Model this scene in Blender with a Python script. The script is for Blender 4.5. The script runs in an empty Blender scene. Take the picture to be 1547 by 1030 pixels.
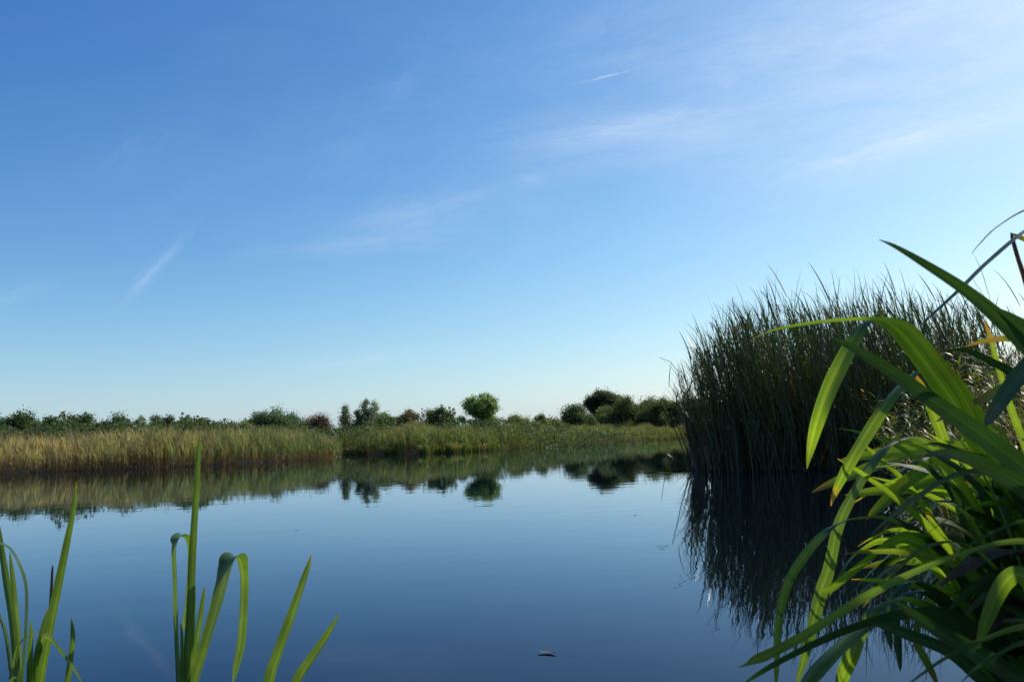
import bpy, math, random
import numpy as np
from mathutils import Vector, Matrix

random.seed(7)
rng = np.random.default_rng(7)
S = bpy.context.scene
COL = S.collection

# ------------------------------------------------------------------ camera
FPX = 1185.0                       # focal length in pixels of the 1547 x 1030 photograph
CAM = Vector((0.0, 0.0, 0.6))      # a crouching photographer, 60 cm above the water
PITCH, ROLL = math.radians(7.12), math.radians(2.0)
_F = Vector((0, math.cos(PITCH), math.sin(PITCH)))
_U0 = Vector((0, -math.sin(PITCH), math.cos(PITCH)))
_R0 = Vector((1, 0, 0))
_R = _R0 * math.cos(ROLL) - _U0 * math.sin(ROLL)
_U = _U0 * math.cos(ROLL) + _R0 * math.sin(ROLL)
cam = bpy.data.cameras.new('camera')
cam.sensor_width = 36.0
cam.lens = FPX / 1547 * 36.0
cam.clip_start, cam.clip_end = 0.02, 20000
cam.dof.use_dof = True
cam.dof.focus_distance = 2.4
cam.dof.aperture_fstop = 16.0
camo = bpy.data.objects.new('camera', cam)
m3 = Matrix((_R, _U, -_F)).transposed()
camo.matrix_world = Matrix.Translation(CAM) @ m3.to_4x4()
COL.objects.link(camo)
S.camera = camo

def ray(px, py):
    return _F + _R * ((px - 773.5) / FPX) + _U * ((515 - py) / FPX)

def at(px, py, d):                 # the point seen at a pixel, d metres along the view axis
    return CAM + ray(px, py) * d

def on_ground(px, py, z=0.0):
    r = ray(px, py)
    return CAM + r * ((z - CAM.z) / r.z)

def horizon(px):
    return 690 - 0.035 * px

# ------------------------------------------------------------------ sun, sky, exposure
SUN_AZ, SUN_EL = math.radians(57), math.radians(46)      # azimuth clockwise from the view direction
sdir = Vector((math.sin(SUN_AZ) * math.cos(SUN_EL), math.cos(SUN_AZ) * math.cos(SUN_EL), math.sin(SUN_EL)))
sun = bpy.data.lights.new('sun', 'SUN')
sun.energy, sun.angle, sun.color = 4.2, math.radians(0.5), (1.0, 0.93, 0.82)
suno = bpy.data.objects.new('sun', sun)
suno.rotation_euler = sdir.to_track_quat('Z', 'Y').to_euler()
COL.objects.link(suno)

W = bpy.data.worlds.new('World')
S.world = W
W.use_nodes = True
wt = W.node_tree
wt.nodes.clear()
def wn(kind, **kw):
    n = wt.nodes.new(kind)
    for k, v in kw.items():
        setattr(n, k, v)
    return n
def wm(op, a, b=None, clamp=False):
    n = wn('ShaderNodeMath', operation=op)
    n.use_clamp = clamp
    for i, v in enumerate((a, b)):
        if v is None: continue
        if isinstance(v, (int, float)): n.inputs[i].default_value = v
        else: wt.links.new(v, n.inputs[i])
    return n.outputs[0]
def wdot(v, vec):
    n = wn('ShaderNodeVectorMath', operation='DOT_PRODUCT')
    wt.links.new(v, n.inputs[0]); n.inputs[1].default_value = vec
    return n.outputs['Value']
sky = wn('ShaderNodeTexSky', sky_type='NISHITA')
sky.sun_disc = False
sky.sun_elevation, sky.sun_rotation = SUN_EL, SUN_AZ
sky.air_density, sky.dust_density, sky.ozone_density = 1.0, 1.0, 3.0
SKY_STRENGTH = 0.105
tc = wn('ShaderNodeTexCoord')
nrm = wn('ShaderNodeVectorMath', operation='NORMALIZE')
wt.links.new(tc.outputs['Generated'], nrm.inputs[0])
D = nrm.outputs[0]
# thin cirrus: each streak has its own direction in the sky, its length, its width and a fibrous noise drawn out along it
cloud = None
#        centre px,py   a point further along it   length width  amount  fibre(x,y)  seed
CIRRUS = [(1000, 270, 1300, 210, .46, .20, .17, 2.5, 7, 2.6),
          (1440, 110, 1547, 90, .30, .11, .30, 7, 26, 1.3),
          (1500, 30, 1547, 20, .16, .06, .20, 14, 30, 4.1),
          (1160, 60, 1300, 40, .24, .06, .14, 7, 26, 9.1),
          (1390, 212, 1547, 172, .135, .014, .42, 10, 70, 2.2),
          (1300, 245, 1400, 215, .10, .035, .17, 12, 40, 7.7),
          (940, 200, 1080, 178, .115, .016, .34, 12, 70, 3.4),
          (1010, 215, 1120, 200, .15, .03, .16, 8, 40, 8.8),
          (620, 330, 690, 316, .075, .022, .20, 14, 60, 5.9),
          (545, 372, 660, 362, .10, .012, .20, 12, 80, 6.1),
          (238, 403, 290, 345, .050, .0055, .26, 26, 120, 1.9),
          (545, 543, 640, 532, .085, .008, .22, 12, 90, 0.7),
          (610, 130, 660, 90, .03, .012, .08, 22, 60, 5.5),
          (800, 272, 812, 270, .018, .009, .15, 30, 60, 3.9),
          (215, 230, 240, 215, .06, .02, .05, 20, 50, 6.6),
          (914, 116, 944, 108.6, .0215, .0011, .75, 30, 3, 0.4),
          (10, 450, 40, 440, .05, .012, .10, 18, 60, 2.9)]
for (px, py, qx, qy, la, lb, amt, fx, fy, seed) in CIRRUS:
    c = ray(px, py).normalized()
    u = (ray(qx, qy).normalized() - c); u = (u - c * u.dot(c)).normalized()
    v = c.cross(u)
    a, b = wdot(D, u), wdot(D, v)
    front = wm('GREATER_THAN', wdot(D, c), 0.0)
    ra = wm('DIVIDE', a, la); rb = wm('DIVIDE', b, lb)
    comb = wn('ShaderNodeCombineXYZ')
    wt.links.new(wm('MULTIPLY', a, fx), comb.inputs[0]); wt.links.new(wm('MULTIPLY', b, fy), comb.inputs[1])
    comb.inputs[2].default_value = seed
    nz = wn('ShaderNodeTexNoise'); nz.inputs['Scale'].default_value = 1.0
    nz.inputs['Detail'].default_value = 7.0; nz.inputs['Roughness'].default_value = 0.66; nz.inputs['Distortion'].default_value = 0.5
    wt.links.new(comb.outputs[0], nz.inputs['Vector'])
    # ragged edge: the noise shifts the distance across the streak
    off = wm('MULTIPLY', wm('SUBTRACT', nz.outputs['Fac'], 0.5), 1.6)
    rb2 = wm('ADD', rb, off)
    r2 = wm('ADD', wm('MULTIPLY', ra, ra), wm('MULTIPLY', rb2, rb2))
    g = wm('POWER', 2.718, wm('MULTIPLY', r2, -1.0))
    fib = wm('MULTIPLY', wm('SUBTRACT', nz.outputs['Fac'], 0.30), 2.6, clamp=True)
    f = wm('MULTIPLY', wm('MULTIPLY', wm('MULTIPLY', g, fib), amt), front)
    cloud = f if cloud is None else wm('ADD', cloud, f)
cloud = wm('MINIMUM', wm('MULTIPLY', cloud, 0.88), 0.8)
# the camera's response to the blue of this clear sky, channel by channel: (exponent, gain)
sepc = wn('ShaderNodeSeparateColor'); comc = wn('ShaderNodeCombineColor')
wt.links.new(sky.outputs[0], sepc.inputs[0])
for i, (ex, gain) in enumerate(((1.68, 2.02), (1.30, 1.61), (0.88, 1.30))):
    pw = wm('POWER', wm('MULTIPLY', sepc.outputs[i], SKY_STRENGTH), ex)
    wt.links.new(wm('MULTIPLY', pw, gain / SKY_STRENGTH), comc.inputs[i])
mixc = wn('ShaderNodeMixRGB')
mixc.inputs['Color2'].default_value = (8.0, 8.9, 9.8, 1)
wt.links.new(cloud, mixc.inputs['Fac']); wt.links.new(comc.outputs[0], mixc.inputs['Color1'])
# pale blue-white air low over the horizon
sepd = wn('ShaderNodeSeparateXYZ'); wt.links.new(D, sepd.inputs[0])
low = wm('MULTIPLY', wm('POWER', 2.718, wm('MULTIPLY', wm('ABSOLUTE', sepd.outputs[2]), -14.0)), 0.62)
mixh = wn('ShaderNodeMixRGB'); mixh.inputs['Color2'].default_value = (5.6, 7.2, 8.5, 1)
wt.links.new(low, mixh.inputs['Fac']); wt.links.new(mixc.outputs[0], mixh.inputs['Color1'])
bg = wn('ShaderNodeBackground'); bg.inputs['Strength'].default_value = SKY_STRENGTH
wo = wn('ShaderNodeOutputWorld')
wt.links.new(mixh.outputs[0], bg.inputs['Color']); wt.links.new(bg.outputs[0], wo.inputs['Surface'])

S.view_settings.view_transform = 'Standard'
S.view_settings.look = 'None'
S.view_settings.exposure = 0.0
S.view_settings.gamma = 1.0
S.render.engine = 'CYCLES'
S.cycles.max_bounces = 8
S.cycles.transmission_bounces = 6
S.cycles.diffuse_bounces = 4
S.cycles.glossy_bounces = 4
S.cycles.caustics_reflective = False
S.cycles.caustics_refractive = False

# ------------------------------------------------------------------ helpers
def tag(o, label=None, cat=None, group=None, kind=None):
    if label: o['label'] = label
    if cat: o['category'] = cat
    if group: o['group'] = group
    if kind: o['kind'] = kind
    return o

def empty(name, loc):
    o = bpy.data.objects.new(name, None)
    o.location = loc
    o.empty_display_size = 0.1
    COL.objects.link(o)
    return o

class Mass:
    """collects vertices, quads (or triangles given as repeated quads) and vertex colours, and links them as ONE mesh"""
    def __init__(self):
        self.v, self.f, self.c, self.uv, self.n = [], [], [], [], 0
    def add(self, v, f, c, uv=None):
        v = np.asarray(v, dtype=np.float32).reshape(-1, 3)
        f = np.asarray(f, dtype=np.int64).reshape(-1, 4)
        c = np.asarray(c, dtype=np.float32)
        if c.ndim == 1: c = np.tile(c, (len(v), 1))
        if uv is None: uv = np.zeros((len(v), 2), np.float32)
        self.v.append(v); self.f.append(f + self.n); self.c.append(c); self.uv.append(np.asarray(uv, np.float32)); self.n += len(v)
    def mesh(self, name, mat, origin=(0, 0, 0), smooth=True):
        v = np.concatenate(self.v) - np.array(origin, np.float32); f = np.concatenate(self.f); c = np.concatenate(self.c); uv = np.concatenate(self.uv)
        me = bpy.data.meshes.new(name)
        me.vertices.add(len(v)); me.vertices.foreach_set('co', v.ravel())
        me.loops.add(f.size); me.polygons.add(len(f))
        me.loops.foreach_set('vertex_index', f.ravel().astype(np.int32))
        me.polygons.foreach_set('loop_start', (np.arange(len(f)) * 4).astype(np.int32))
        if smooth: me.polygons.foreach_set('use_smooth', np.ones(len(f), bool))
        me.update(calc_edges=True)
        a = me.color_attributes.new('tint', 'FLOAT_COLOR', 'POINT')
        a.data.foreach_set('color', np.concatenate([c, np.ones((len(c), 1), np.float32)], 1).ravel())
        u = me.uv_layers.new(name='UVMap')
        u.data.foreach_set('uv', uv[f.ravel()].ravel())
        me.materials.append(mat)
        return me
    def build(self, name, mat, parent=None, origin=None, smooth=True):
        og = origin if origin is not None else (tuple(parent.location) if parent is not None else (0, 0, 0))
        o = bpy.data.objects.new(name, self.mesh(name, mat, og, smooth))
        if parent is not None: o.parent = parent
        else: o.location = og
        COL.objects.link(o)
        return o

def U(a, b, n): return rng.uniform(a, b, n)

def blades(m, pos, az, L, lean, curve, w, c0, c1, k=4, twist=None, power=1.6, tipw=0.05, basew=0.6):
    """grass or reed blades: arcs that start upright at pos and bend towards azimuth az; c0 colours the foot, c1 the tip"""
    n = len(pos)
    s = np.linspace(0, 1, k + 1)
    sm = (s[1:] + s[:-1]) / 2
    th = lean[:, None] + curve[:, None] * sm[None] ** power
    th = np.minimum(th, 2.6)
    ds = (L / k)[:, None]
    h = np.concatenate([np.zeros((n, 1)), np.cumsum(np.sin(th) * ds, 1)], 1)
    z = np.concatenate([np.zeros((n, 1)), np.cumsum(np.cos(th) * ds, 1)], 1)
    dx, dy = np.sin(az)[:, None], np.cos(az)[:, None]
    P = np.stack([pos[:, 0:1] + h * dx, pos[:, 1:2] + h * dy, pos[:, 2:3] + z], -1)
    thv = lean[:, None] + curve[:, None] * s[None] ** power
    if twist is None: twist = rng.uniform(-1.2, 1.2, n)
    ct, st = np.cos(twist)[:, None], np.sin(twist)[:, None]
    nx, nz = np.cos(thv), -np.sin(thv)
    side = np.stack([ct * dy + st * nx * dx, -ct * dx + st * nx * dy, st * nz], -1)
    prof = np.minimum(1, basew + (1 - basew) * s * 4) * (1 - s ** 2.4) + tipw
    hw = (w[:, None] * prof[None] / 2)[..., None]
    V = np.stack([P - side * hw, P + side * hw], 2)               # n, k+1, 2, 3
    idx = np.arange(n * (k + 1) * 2).reshape(n, k + 1, 2)
    F = np.stack([idx[:, :-1, 0], idx[:, :-1, 1], idx[:, 1:, 1], idx[:, 1:, 0]], -1)
    C = c0[:, None] * (1 - s[None, :, None]) + c1[:, None] * s[None, :, None]
    C = np.repeat(C[:, :, None], 2, 2)
    m.add(V, F, C.reshape(-1, 3))

def cards(m, c, size, col, aspect=2.0, up=0.0):
    """leaf-sized pointed faces, each turned its own way"""
    n = len(c)
    d = rng.normal(size=(n, 3)); d[:, 2] += up
    d /= np.linalg.norm(d, axis=1)[:, None]
    r = rng.normal(size=(n, 3))
    e = np.cross(d, r); e /= np.linalg.norm(e, axis=1)[:, None] + 1e-9
    a, b = d * size[:, None] / 2, e * (size / aspect)[:, None] / 2
    V = np.stack([c - a, c - a * 0.1 + b, c + a, c - a * 0.1 - b], 1)
    m.add(V, np.arange(n * 4).reshape(n, 4), np.repeat(col, 4, 0))

def tube(m, pts, rad, col, seg=6):
    pts = [Vector(p) for p in pts]
    n = len(pts)
    V = []
    for i, p in enumerate(pts):
        t = (pts[min(i + 1, n - 1)] - pts[max(i - 1, 0)]).normalized()
        a = t.cross(Vector((0.31, 0.87, 0.21))).normalized(); b = t.cross(a)
        for j in range(seg):
            q = 2 * math.pi * j / seg
            V.append(p + (a * math.cos(q) + b * math.sin(q)) * rad[i])
    F = [(i * seg + j, i * seg + (j + 1) % seg, (i + 1) * seg + (j + 1) % seg, (i + 1) * seg + j) for i in range(n - 1) for j in range(seg)]
    m.add([tuple(v) for v in V], F, np.array(col, np.float32))

def jit(base, n, amt=0.25, hue=0.08):
    """n colours round base"""
    b = np.array(base)[None] * rng.uniform(1 - amt, 1 + amt, (n, 1))
    return np.clip(b * rng.uniform(1 - hue, 1 + hue, (n, 3)), 0.002, 0.9)

def inside(poly, x, y):
    r = np.zeros(len(x), bool)
    px, py = poly[-1]
    for qx, qy in poly:
        c = ((qy > y) != (py > y)) & (x < (px - qx) * (y - qy) / ((py - qy) + 1e-12) + qx)
        r ^= c
        px, py = qx, qy
    return r

def scatter(poly, n):
    p = np.array(poly); lo, hi = p.min(0), p.max(0)
    out = np.zeros((0, 2))
    while len(out) < n:
        q = rng.uniform(lo, hi, (n * 2, 2))
        out = np.concatenate([out, q[inside(poly, q[:, 0], q[:, 1])]])
    return out[:n]

def seg_dist(poly, x, y):
    d = np.full(x.shape, 1e9)
    for (ax, ay), (bx, by) in zip(poly, poly[1:] + poly[:1]):
        vx, vy = bx - ax, by - ay
        t = np.clip(((x - ax) * vx + (y - ay) * vy) / (vx * vx + vy * vy + 1e-9), 0, 1)
        d = np.minimum(d, np.hypot(x - ax - t * vx, y - ay - t * vy))
    return d

# ------------------------------------------------------------------ materials
def plant_mat(name, trans=0.45, rough=0.5, spec=0.3, tr_gain=(1.5, 1.35, 0.6), noise=8.0):
    m = bpy.data.materials.new(name); m.use_nodes = True
    t = m.node_tree; t.nodes.clear()
    at_ = t.nodes.new('ShaderNodeAttribute'); at_.attribute_name = 'tint'
    geo = t.nodes.new('ShaderNodeNewGeometry')
    nz = t.nodes.new('ShaderNodeTexNoise'); nz.inputs['Scale'].default_value = noise; nz.inputs['Detail'].default_value = 3
    t.links.new(geo.outputs['Position'], nz.inputs['Vector'])
    mr = t.nodes.new('ShaderNodeMapRange'); mr.inputs['From Min'].default_value = 0.3; mr.inputs['From Max'].default_value = 0.7
    mr.inputs['To Min'].default_value = 0.75; mr.inputs['To Max'].default_value = 1.25
    t.links.new(nz.outputs['Fac'], mr.inputs['Value'])
    mul = t.nodes.new('ShaderNodeVectorMath'); mul.operation = 'SCALE'
    t.links.new(at_.outputs['Color'], mul.inputs[0]); t.links.new(mr.outputs[0], mul.inputs['Scale'])
    p = t.nodes.new('ShaderNodeBsdfPrincipled')
    p.inputs['Roughness'].default_value = rough; p.inputs['Specular IOR Level'].default_value = spec
    t.links.new(mul.outputs[0], p.inputs['Base Color'])
    g = t.nodes.new('ShaderNodeVectorMath'); g.operation = 'MULTIPLY'; g.inputs[1].default_value = tr_gain
    t.links.new(mul.outputs[0], g.inputs[0])
    tb = t.nodes.new('ShaderNodeBsdfTranslucent'); t.links.new(g.outputs[0], tb.inputs['Color'])
    mx = t.nodes.new('ShaderNodeMixShader'); mx.inputs[0].default_value = trans
    t.links.new(p.outputs[0], mx.inputs[1]); t.links.new(tb.outputs[0], mx.inputs[2])
    o = t.nodes.new('ShaderNodeOutputMaterial'); t.links.new(mx.outputs[0], o.inputs[0])
    return m

M_REED = plant_mat('reed_leaf', 0.45, 0.5, 0.25)
M_RUSH = plant_mat('rush_leaf', 0.30, 0.3, 0.45)
M_FOLIAGE = plant_mat('tree_leaf', 0.5, 0.5, 0.3, (1.3, 1.35, 0.8), 0.8)
M_HERB = plant_mat('herb_leaf', 0.4, 0.42, 0.35)
M_BARK = plant_mat('bark', 0.0, 0.85, 0.1, noise=14.0)

def iris_mat(name, base, light, back, tip, tip_at, trans=0.5, rough=0.36):
    """sword leaf: long parallel veins, paler midrib, a dry tip, backlit yellow-green"""
    m = bpy.data.materials.new(name); m.use_nodes = True
    t = m.node_tree; t.nodes.clear(); L = t.links.new
    N = t.nodes.new
    uv = N('ShaderNodeUVMap'); uv.uv_map = 'UVMap'
    sep = N('ShaderNodeSeparateXYZ'); L(uv.outputs[0], sep.inputs[0])
    oi = N('ShaderNodeObjectInfo')
    mp = N('ShaderNodeMapping'); mp.inputs['Scale'].default_value = (26, 1.2, 1)
    L(uv.outputs[0], mp.inputs[0])
    addr = N('ShaderNodeVectorMath'); L(mp.outputs[0], addr.inputs[0]); L(oi.outputs['Random'], addr.inputs[1])
    vein = N('ShaderNodeTexNoise'); vein.inputs['Scale'].default_value = 1.0; vein.inputs['Detail'].default_value = 2.0
    L(addr.outputs[0], vein.inputs['Vector'])
    geo = N('ShaderNodeNewGeometry')
    blot = N('ShaderNodeTexNoise'); blot.inputs['Scale'].default_value = 16.0; blot.inputs['Detail'].default_value = 5.0
    L(geo.outputs['Position'], blot.inputs['Vector'])
    cr = N('ShaderNodeValToRGB')
    cr.color_ramp.elements[0].position, cr.color_ramp.elements[0].color = 0.36, (*base, 1)
    cr.color_ramp.elements[1].position, cr.color_ramp.elements[1].color = 0.68, (*light, 1)
    L(vein.outputs['Fac'], cr.inputs[0])
    # midrib
    d = N('ShaderNodeMath'); d.operation = 'SUBTRACT'; L(sep.outputs[0], d.inputs[0]); d.inputs[1].default_value = 0.5
    ab = N('ShaderNodeMath'); ab.operation = 'ABSOLUTE'; L(d.outputs[0], ab.inputs[0])
    rib = N('ShaderNodeMapRange'); rib.inputs['From Min'].default_value = 0.0; rib.inputs['From Max'].default_value = 0.06
    rib.inputs['To Min'].default_value = 0.55; rib.inputs['To Max'].default_value = 0.0; L(ab.outputs[0], rib.inputs['Value'])
    mr = N('ShaderNodeMixRGB'); mr.inputs['Color2'].default_value = (light[0] * 1.7, light[1] * 1.5, light[2] * 1.5, 1)
    L(rib.outputs[0], mr.inputs['Fac']); L(cr.outputs[0], mr.inputs['Color1'])
    # blotches and dry tip
    bl = N('ShaderNodeMapRange'); bl.inputs['From Min'].default_value = 0.35; bl.inputs['From Max'].default_value = 0.7
    bl.inputs['To Min'].default_value = 0.78; bl.inputs['To Max'].default_value = 1.22; L(blot.outputs['Fac'], bl.inputs['Value'])
    sc = N('ShaderNodeVectorMath'); sc.operation = 'SCALE'; L(mr.outputs[0], sc.inputs[0]); L(bl.outputs[0], sc.inputs['Scale'])
    nt = N('ShaderNodeMath'); nt.operation = 'MULTIPLY_ADD'; L(blot.outputs['Fac'], nt.inputs[0]); nt.inputs[1].default_value = 0.16; L(sep.outputs[1], nt.inputs[2])
    tp = N('ShaderNodeMapRange'); tp.inputs['From Min'].default_value = tip_at + 0.08; tp.inputs['From Max'].default_value = tip_at + 0.13; L(nt.outputs[0], tp.inputs['Value'])
    mt = N('ShaderNodeMixRGB'); mt.inputs['Color2'].default_value = (*tip, 1); L(tp.outputs[0], mt.inputs['Fac']); L(sc.outputs[0], mt.inputs['Color1'])
    # small brown flecks
    fl = N('ShaderNodeTexNoise'); fl.inputs['Scale'].default_value = 140; fl.inputs['Detail'].default_value = 2; L(geo.outputs['Position'], fl.inputs['Vector'])
    fr = N('ShaderNodeMapRange'); fr.inputs['From Min'].default_value = 0.685; fr.inputs['From Max'].default_value = 0.75; L(fl.outputs['Fac'], fr.inputs['Value'])
    mf = N('ShaderNodeMixRGB'); mf.inputs['Color2'].default_value = (0.10, 0.05, 0.015, 1); L(fr.outputs[0], mf.inputs['Fac']); L(mt.outputs[0], mf.inputs['Color1'])
    p = N('ShaderNodeBsdfPrincipled'); p.inputs['Roughness'].default_value = rough; p.inputs['Specular IOR Level'].default_value = 0.5 if trans > 0.2 else 0.36
    L(mf.outputs[0], p.inputs['Base Color'])
    bmp = N('ShaderNodeBump'); bmp.inputs['Strength'].default_value = 0.5; bmp.inputs['Distance'].default_value = 0.002
    L(vein.outputs['Fac'], bmp.inputs['Height']); L(bmp.outputs[0], p.inputs['Normal'])
    g = N('ShaderNodeVectorMath'); g.operation = 'MULTIPLY'; g.inputs[1].default_value = back; L(mf.outputs[0], g.inputs[0])
    tb = N('ShaderNodeBsdfTranslucent'); L(g.outputs[0], tb.inputs['Color'])
    mx = N('ShaderNodeMixShader'); mx.inputs[0].default_value = trans
    L(p.outputs[0], mx.inputs[1]); L(tb.outputs[0], mx.inputs[2])
    o = N('ShaderNodeOutputMaterial'); L(mx.outputs[0], o.inputs[0])
    return m

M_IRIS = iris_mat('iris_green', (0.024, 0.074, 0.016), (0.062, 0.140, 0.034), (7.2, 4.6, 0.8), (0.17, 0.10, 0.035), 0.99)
M_IRIS_SHADE = iris_mat('iris_shade_dark', (0.020, 0.056, 0.022), (0.040, 0.095, 0.036), (2.6, 2.6, 0.8), (0.17, 0.10, 0.035), 0.99, 0.16, 0.40)  # green darkened and translucency cut: shade put into the leaf colour
M_IRIS_M = iris_mat('iris_upright', (0.040, 0.090, 0.026), (0.090, 0.160, 0.056), (3.2, 2.8, 0.8), (0.17, 0.10, 0.035), 0.985, 0.36, 0.34)
M_IRIS_Y = iris_mat('iris_yellowing', (0.085, 0.145, 0.022), (0.15, 0.20, 0.04), (2.4, 2.4, 0.8), (0.17, 0.095, 0.035), 0.945)
M_IRIS_D = iris_mat('iris_withered', (0.055, 0.034, 0.022), (0.10, 0.065, 0.035), (1.3, 1.2, 0.8), (0.12, 0.05, 0.02), 0.92, 0.15)

def simple_mat(name, nodes_fn):
    m = bpy.data.materials.new(name); m.use_nodes = True
    t = m.node_tree
    nodes_fn(t, t.nodes['Principled BSDF'])
    return m

def _water(t, p):
    N, L = t.nodes.new, t.links.new
    # dark peaty depth under a mirror that keeps the blue of the sky best
    dif = N('ShaderNodeBsdfDiffuse'); dif.inputs['Color'].default_value = (0.002, 0.004, 0.006, 1)
    glo = N('ShaderNodeBsdfGlossy'); glo.inputs['Color'].default_value = (0.84, 0.99, 1.20, 1); glo.inputs['Roughness'].default_value = 0.015
    fre = N('ShaderNodeFresnel'); fre.inputs['IOR'].default_value = 1.25
    mx = N('ShaderNodeMixShader'); L(fre.outputs[0], mx.inputs[0]); L(dif.outputs[0], mx.inputs[1]); L(glo.outputs[0], mx.inputs[2])
    L(mx.outputs[0], t.nodes['Material Output'].inputs[0])
    geo = N('ShaderNodeNewGeometry')
    def nz(scale, detail, sx=1.0):
        mp = N('ShaderNodeMapping'); mp.inputs['Scale'].default_value = (sx, 1, 1); L(geo.outputs['Position'], mp.inputs[0])
        n = N('ShaderNodeTexNoise'); n.inputs['Scale'].default_value = scale; n.inputs['Detail'].default_value = detail
        L(mp.outputs[0], n.inputs['Vector']); return n.outputs['Fac']
    a = N('ShaderNodeMath'); a.operation = 'MULTIPLY_ADD'; L(nz(2.6, 2, 0.55), a.inputs[0]); a.inputs[1].default_value = 1.0
    b = N('ShaderNodeMath'); b.operation = 'MULTIPLY'; L(nz(9.0, 2, 0.7), b.inputs[0]); b.inputs[1].default_value = 0.16
    L(b.outputs[0], a.inputs[2])
    patch = N('ShaderNodeMapRange'); L(nz(0.22, 2), patch.inputs['Value'])
    patch.inputs['From Min'].default_value = 0.35; patch.inputs['From Max'].default_value = 0.65
    patch.inputs['To Min'].default_value = 0.35; patch.inputs['To Max'].default_value = 1.0
    h = N('ShaderNodeMath'); h.operation = 'MULTIPLY'; L(a.outputs[0], h.inputs[0]); L(patch.outputs[0], h.inputs[1])
    bm = N('ShaderNodeBump'); bm.inputs['Strength'].default_value = 1.0; bm.inputs['Distance'].default_value = 0.0017
    L(h.outputs[0], bm.inputs['Height']); L(bm.outputs[0], glo.inputs['Normal']); L(bm.outputs[0], fre.inputs['Normal'])
M_WATER = simple_mat('pond_water', _water)
M_WATER.node_tree.nodes.remove(M_WATER.node_tree.nodes['Principled BSDF'])

def _ground(t, p):
    N, L = t.nodes.new, t.links.new
    geo = N('ShaderNodeNewGeometry')
    n = N('ShaderNodeTexNoise'); n.inputs['Scale'].default_value = 1.7; n.inputs['Detail'].default_value = 8
    L(geo.outputs['Position'], n.inputs['Vector'])
    r = N('ShaderNodeValToRGB')
    r.color_ramp.elements[0].position, r.color_ramp.elements[0].color = 0.35, (0.016, 0.013, 0.008, 1)
    r.color_ramp.elements[1].position, r.color_ramp.elements[1].color = 0.65, (0.035, 0.045, 0.014, 1)
    e = r.color_ramp.elements.new(0.5); e.color = (0.028, 0.021, 0.011, 1)
    L(n.outputs['Fac'], r.inputs[0]); L(r.outputs[0], p.inputs['Base Color'])
    p.inputs['Roughness'].default_value = 0.9
    b = N('ShaderNodeBump'); b.inputs['Distance'].default_value = 0.05; L(n.outputs['Fac'], b.inputs['Height']); L(b.outputs[0], p.inputs['Normal'])
M_GROUND = simple_mat('bank_soil', _ground)

# ------------------------------------------------------------------ ground and water
G = lambda x, y: tuple(on_ground(x, y)[:2])
LEFT = [(-60, 24), (-34, 26), G(0, 715), G(120, 711), G(250, 706), G(330, 701.5), G(420, 697), G(490, 692.5), G(506, 690)]
CENTRE = [G(512, 685.8), G(560, 686.0), G(640, 684.7), G(690, 682.5), G(745, 679.5), G(800, 675.5), G(860, 671.5), G(930, 667.3), G(1010, 663.0), G(1060, 660.6)]
POND = LEFT + CENTRE + [(34, 98), (60, 104), (62, 90), (30, 52), (16.5, 27), (10.5, 17), (7.2, 12.6), (5.3, 9.5), (3.7, 6.8), (2.45, 4.3), (1.6, 2.9), (1.15, 2.0), (0.8, 1.3), (0.35, 0.95),
        (-0.5, 0.85), (-1.6, 0.8), (-4, 0.4), (-14, -1.5), (-60, -4)]
def land_z(x, y):
    d = seg_dist(POND, x, y)
    s = np.where(inside(POND, x.ravel(), y.ravel()).reshape(x.shape), -d, d)
    z = np.where(s < 0, np.maximum(-0.7, s * 0.35), 0.16 * (1 - np.exp(-np.maximum(s, 0) / 0.35)))
    z = z + np.where(s > 0, 0.05 * np.minimum(s, 1) * np.sin(x * 1.3 + 0.7) * np.cos(y * 1.7), 0)
    near = np.exp(-((x - 3.5) ** 2 / 9 + (y - 3.5) ** 2 / 30))
    return z + np.where(s > 0, np.minimum(s, 2.0) * 0.12 * near, 0)
def axis(lims):
    out = []
    for a, b, st in lims: out += list(np.arange(a, b, st))
    return np.array(out + [lims[-1][1]])
gx = axis([(-4000, -400, 600), (-400, -80, 40), (-80, -20, 1.5), (-20, -4, 0.6), (-4, 6, 0.22), (6, 24, 0.6), (24, 80, 1.8), (80, 400, 40), (400, 4000, 600)])
gy = axis([(-400, -20, 60), (-20, -2, 2), (-2, 8, 0.22), (8, 24, 0.6), (24, 70, 0.9), (70, 130, 1.8), (130, 400, 30), (400, 4600, 600)])
X, Y = np.meshgrid(gx, gy)
Z = land_z(X, Y)
gm = Mass()
nx, ny = len(gx), len(gy)
ii = np.arange(nx * ny).reshape(ny, nx)
gm.add(np.stack([X, Y, Z], -1), np.stack([ii[:-1, :-1], ii[:-1, 1:], ii[1:, 1:], ii[1:, :-1]], -1), np.array((0.03, 0.03, 0.02)))
tag(gm.build('ground', M_GROUND), kind='structure')
wm_ = Mass()
wm_.add([(-75, -8, 0), (75, -8, 0), (75, 118, 0), (-75, 118, 0)], [(0, 1, 2, 3)], np.array((0.01, 0.02, 0.03)))
tag(wm_.build('water', M_WATER, smooth=False), kind='structure')
def gz(x, y): return float(land_z(np.array([[x]]), np.array([[y]]))[0, 0])
def gzs(p): return land_z(p[:, 0:1], p[:, 1:2])[:, 0]

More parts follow.
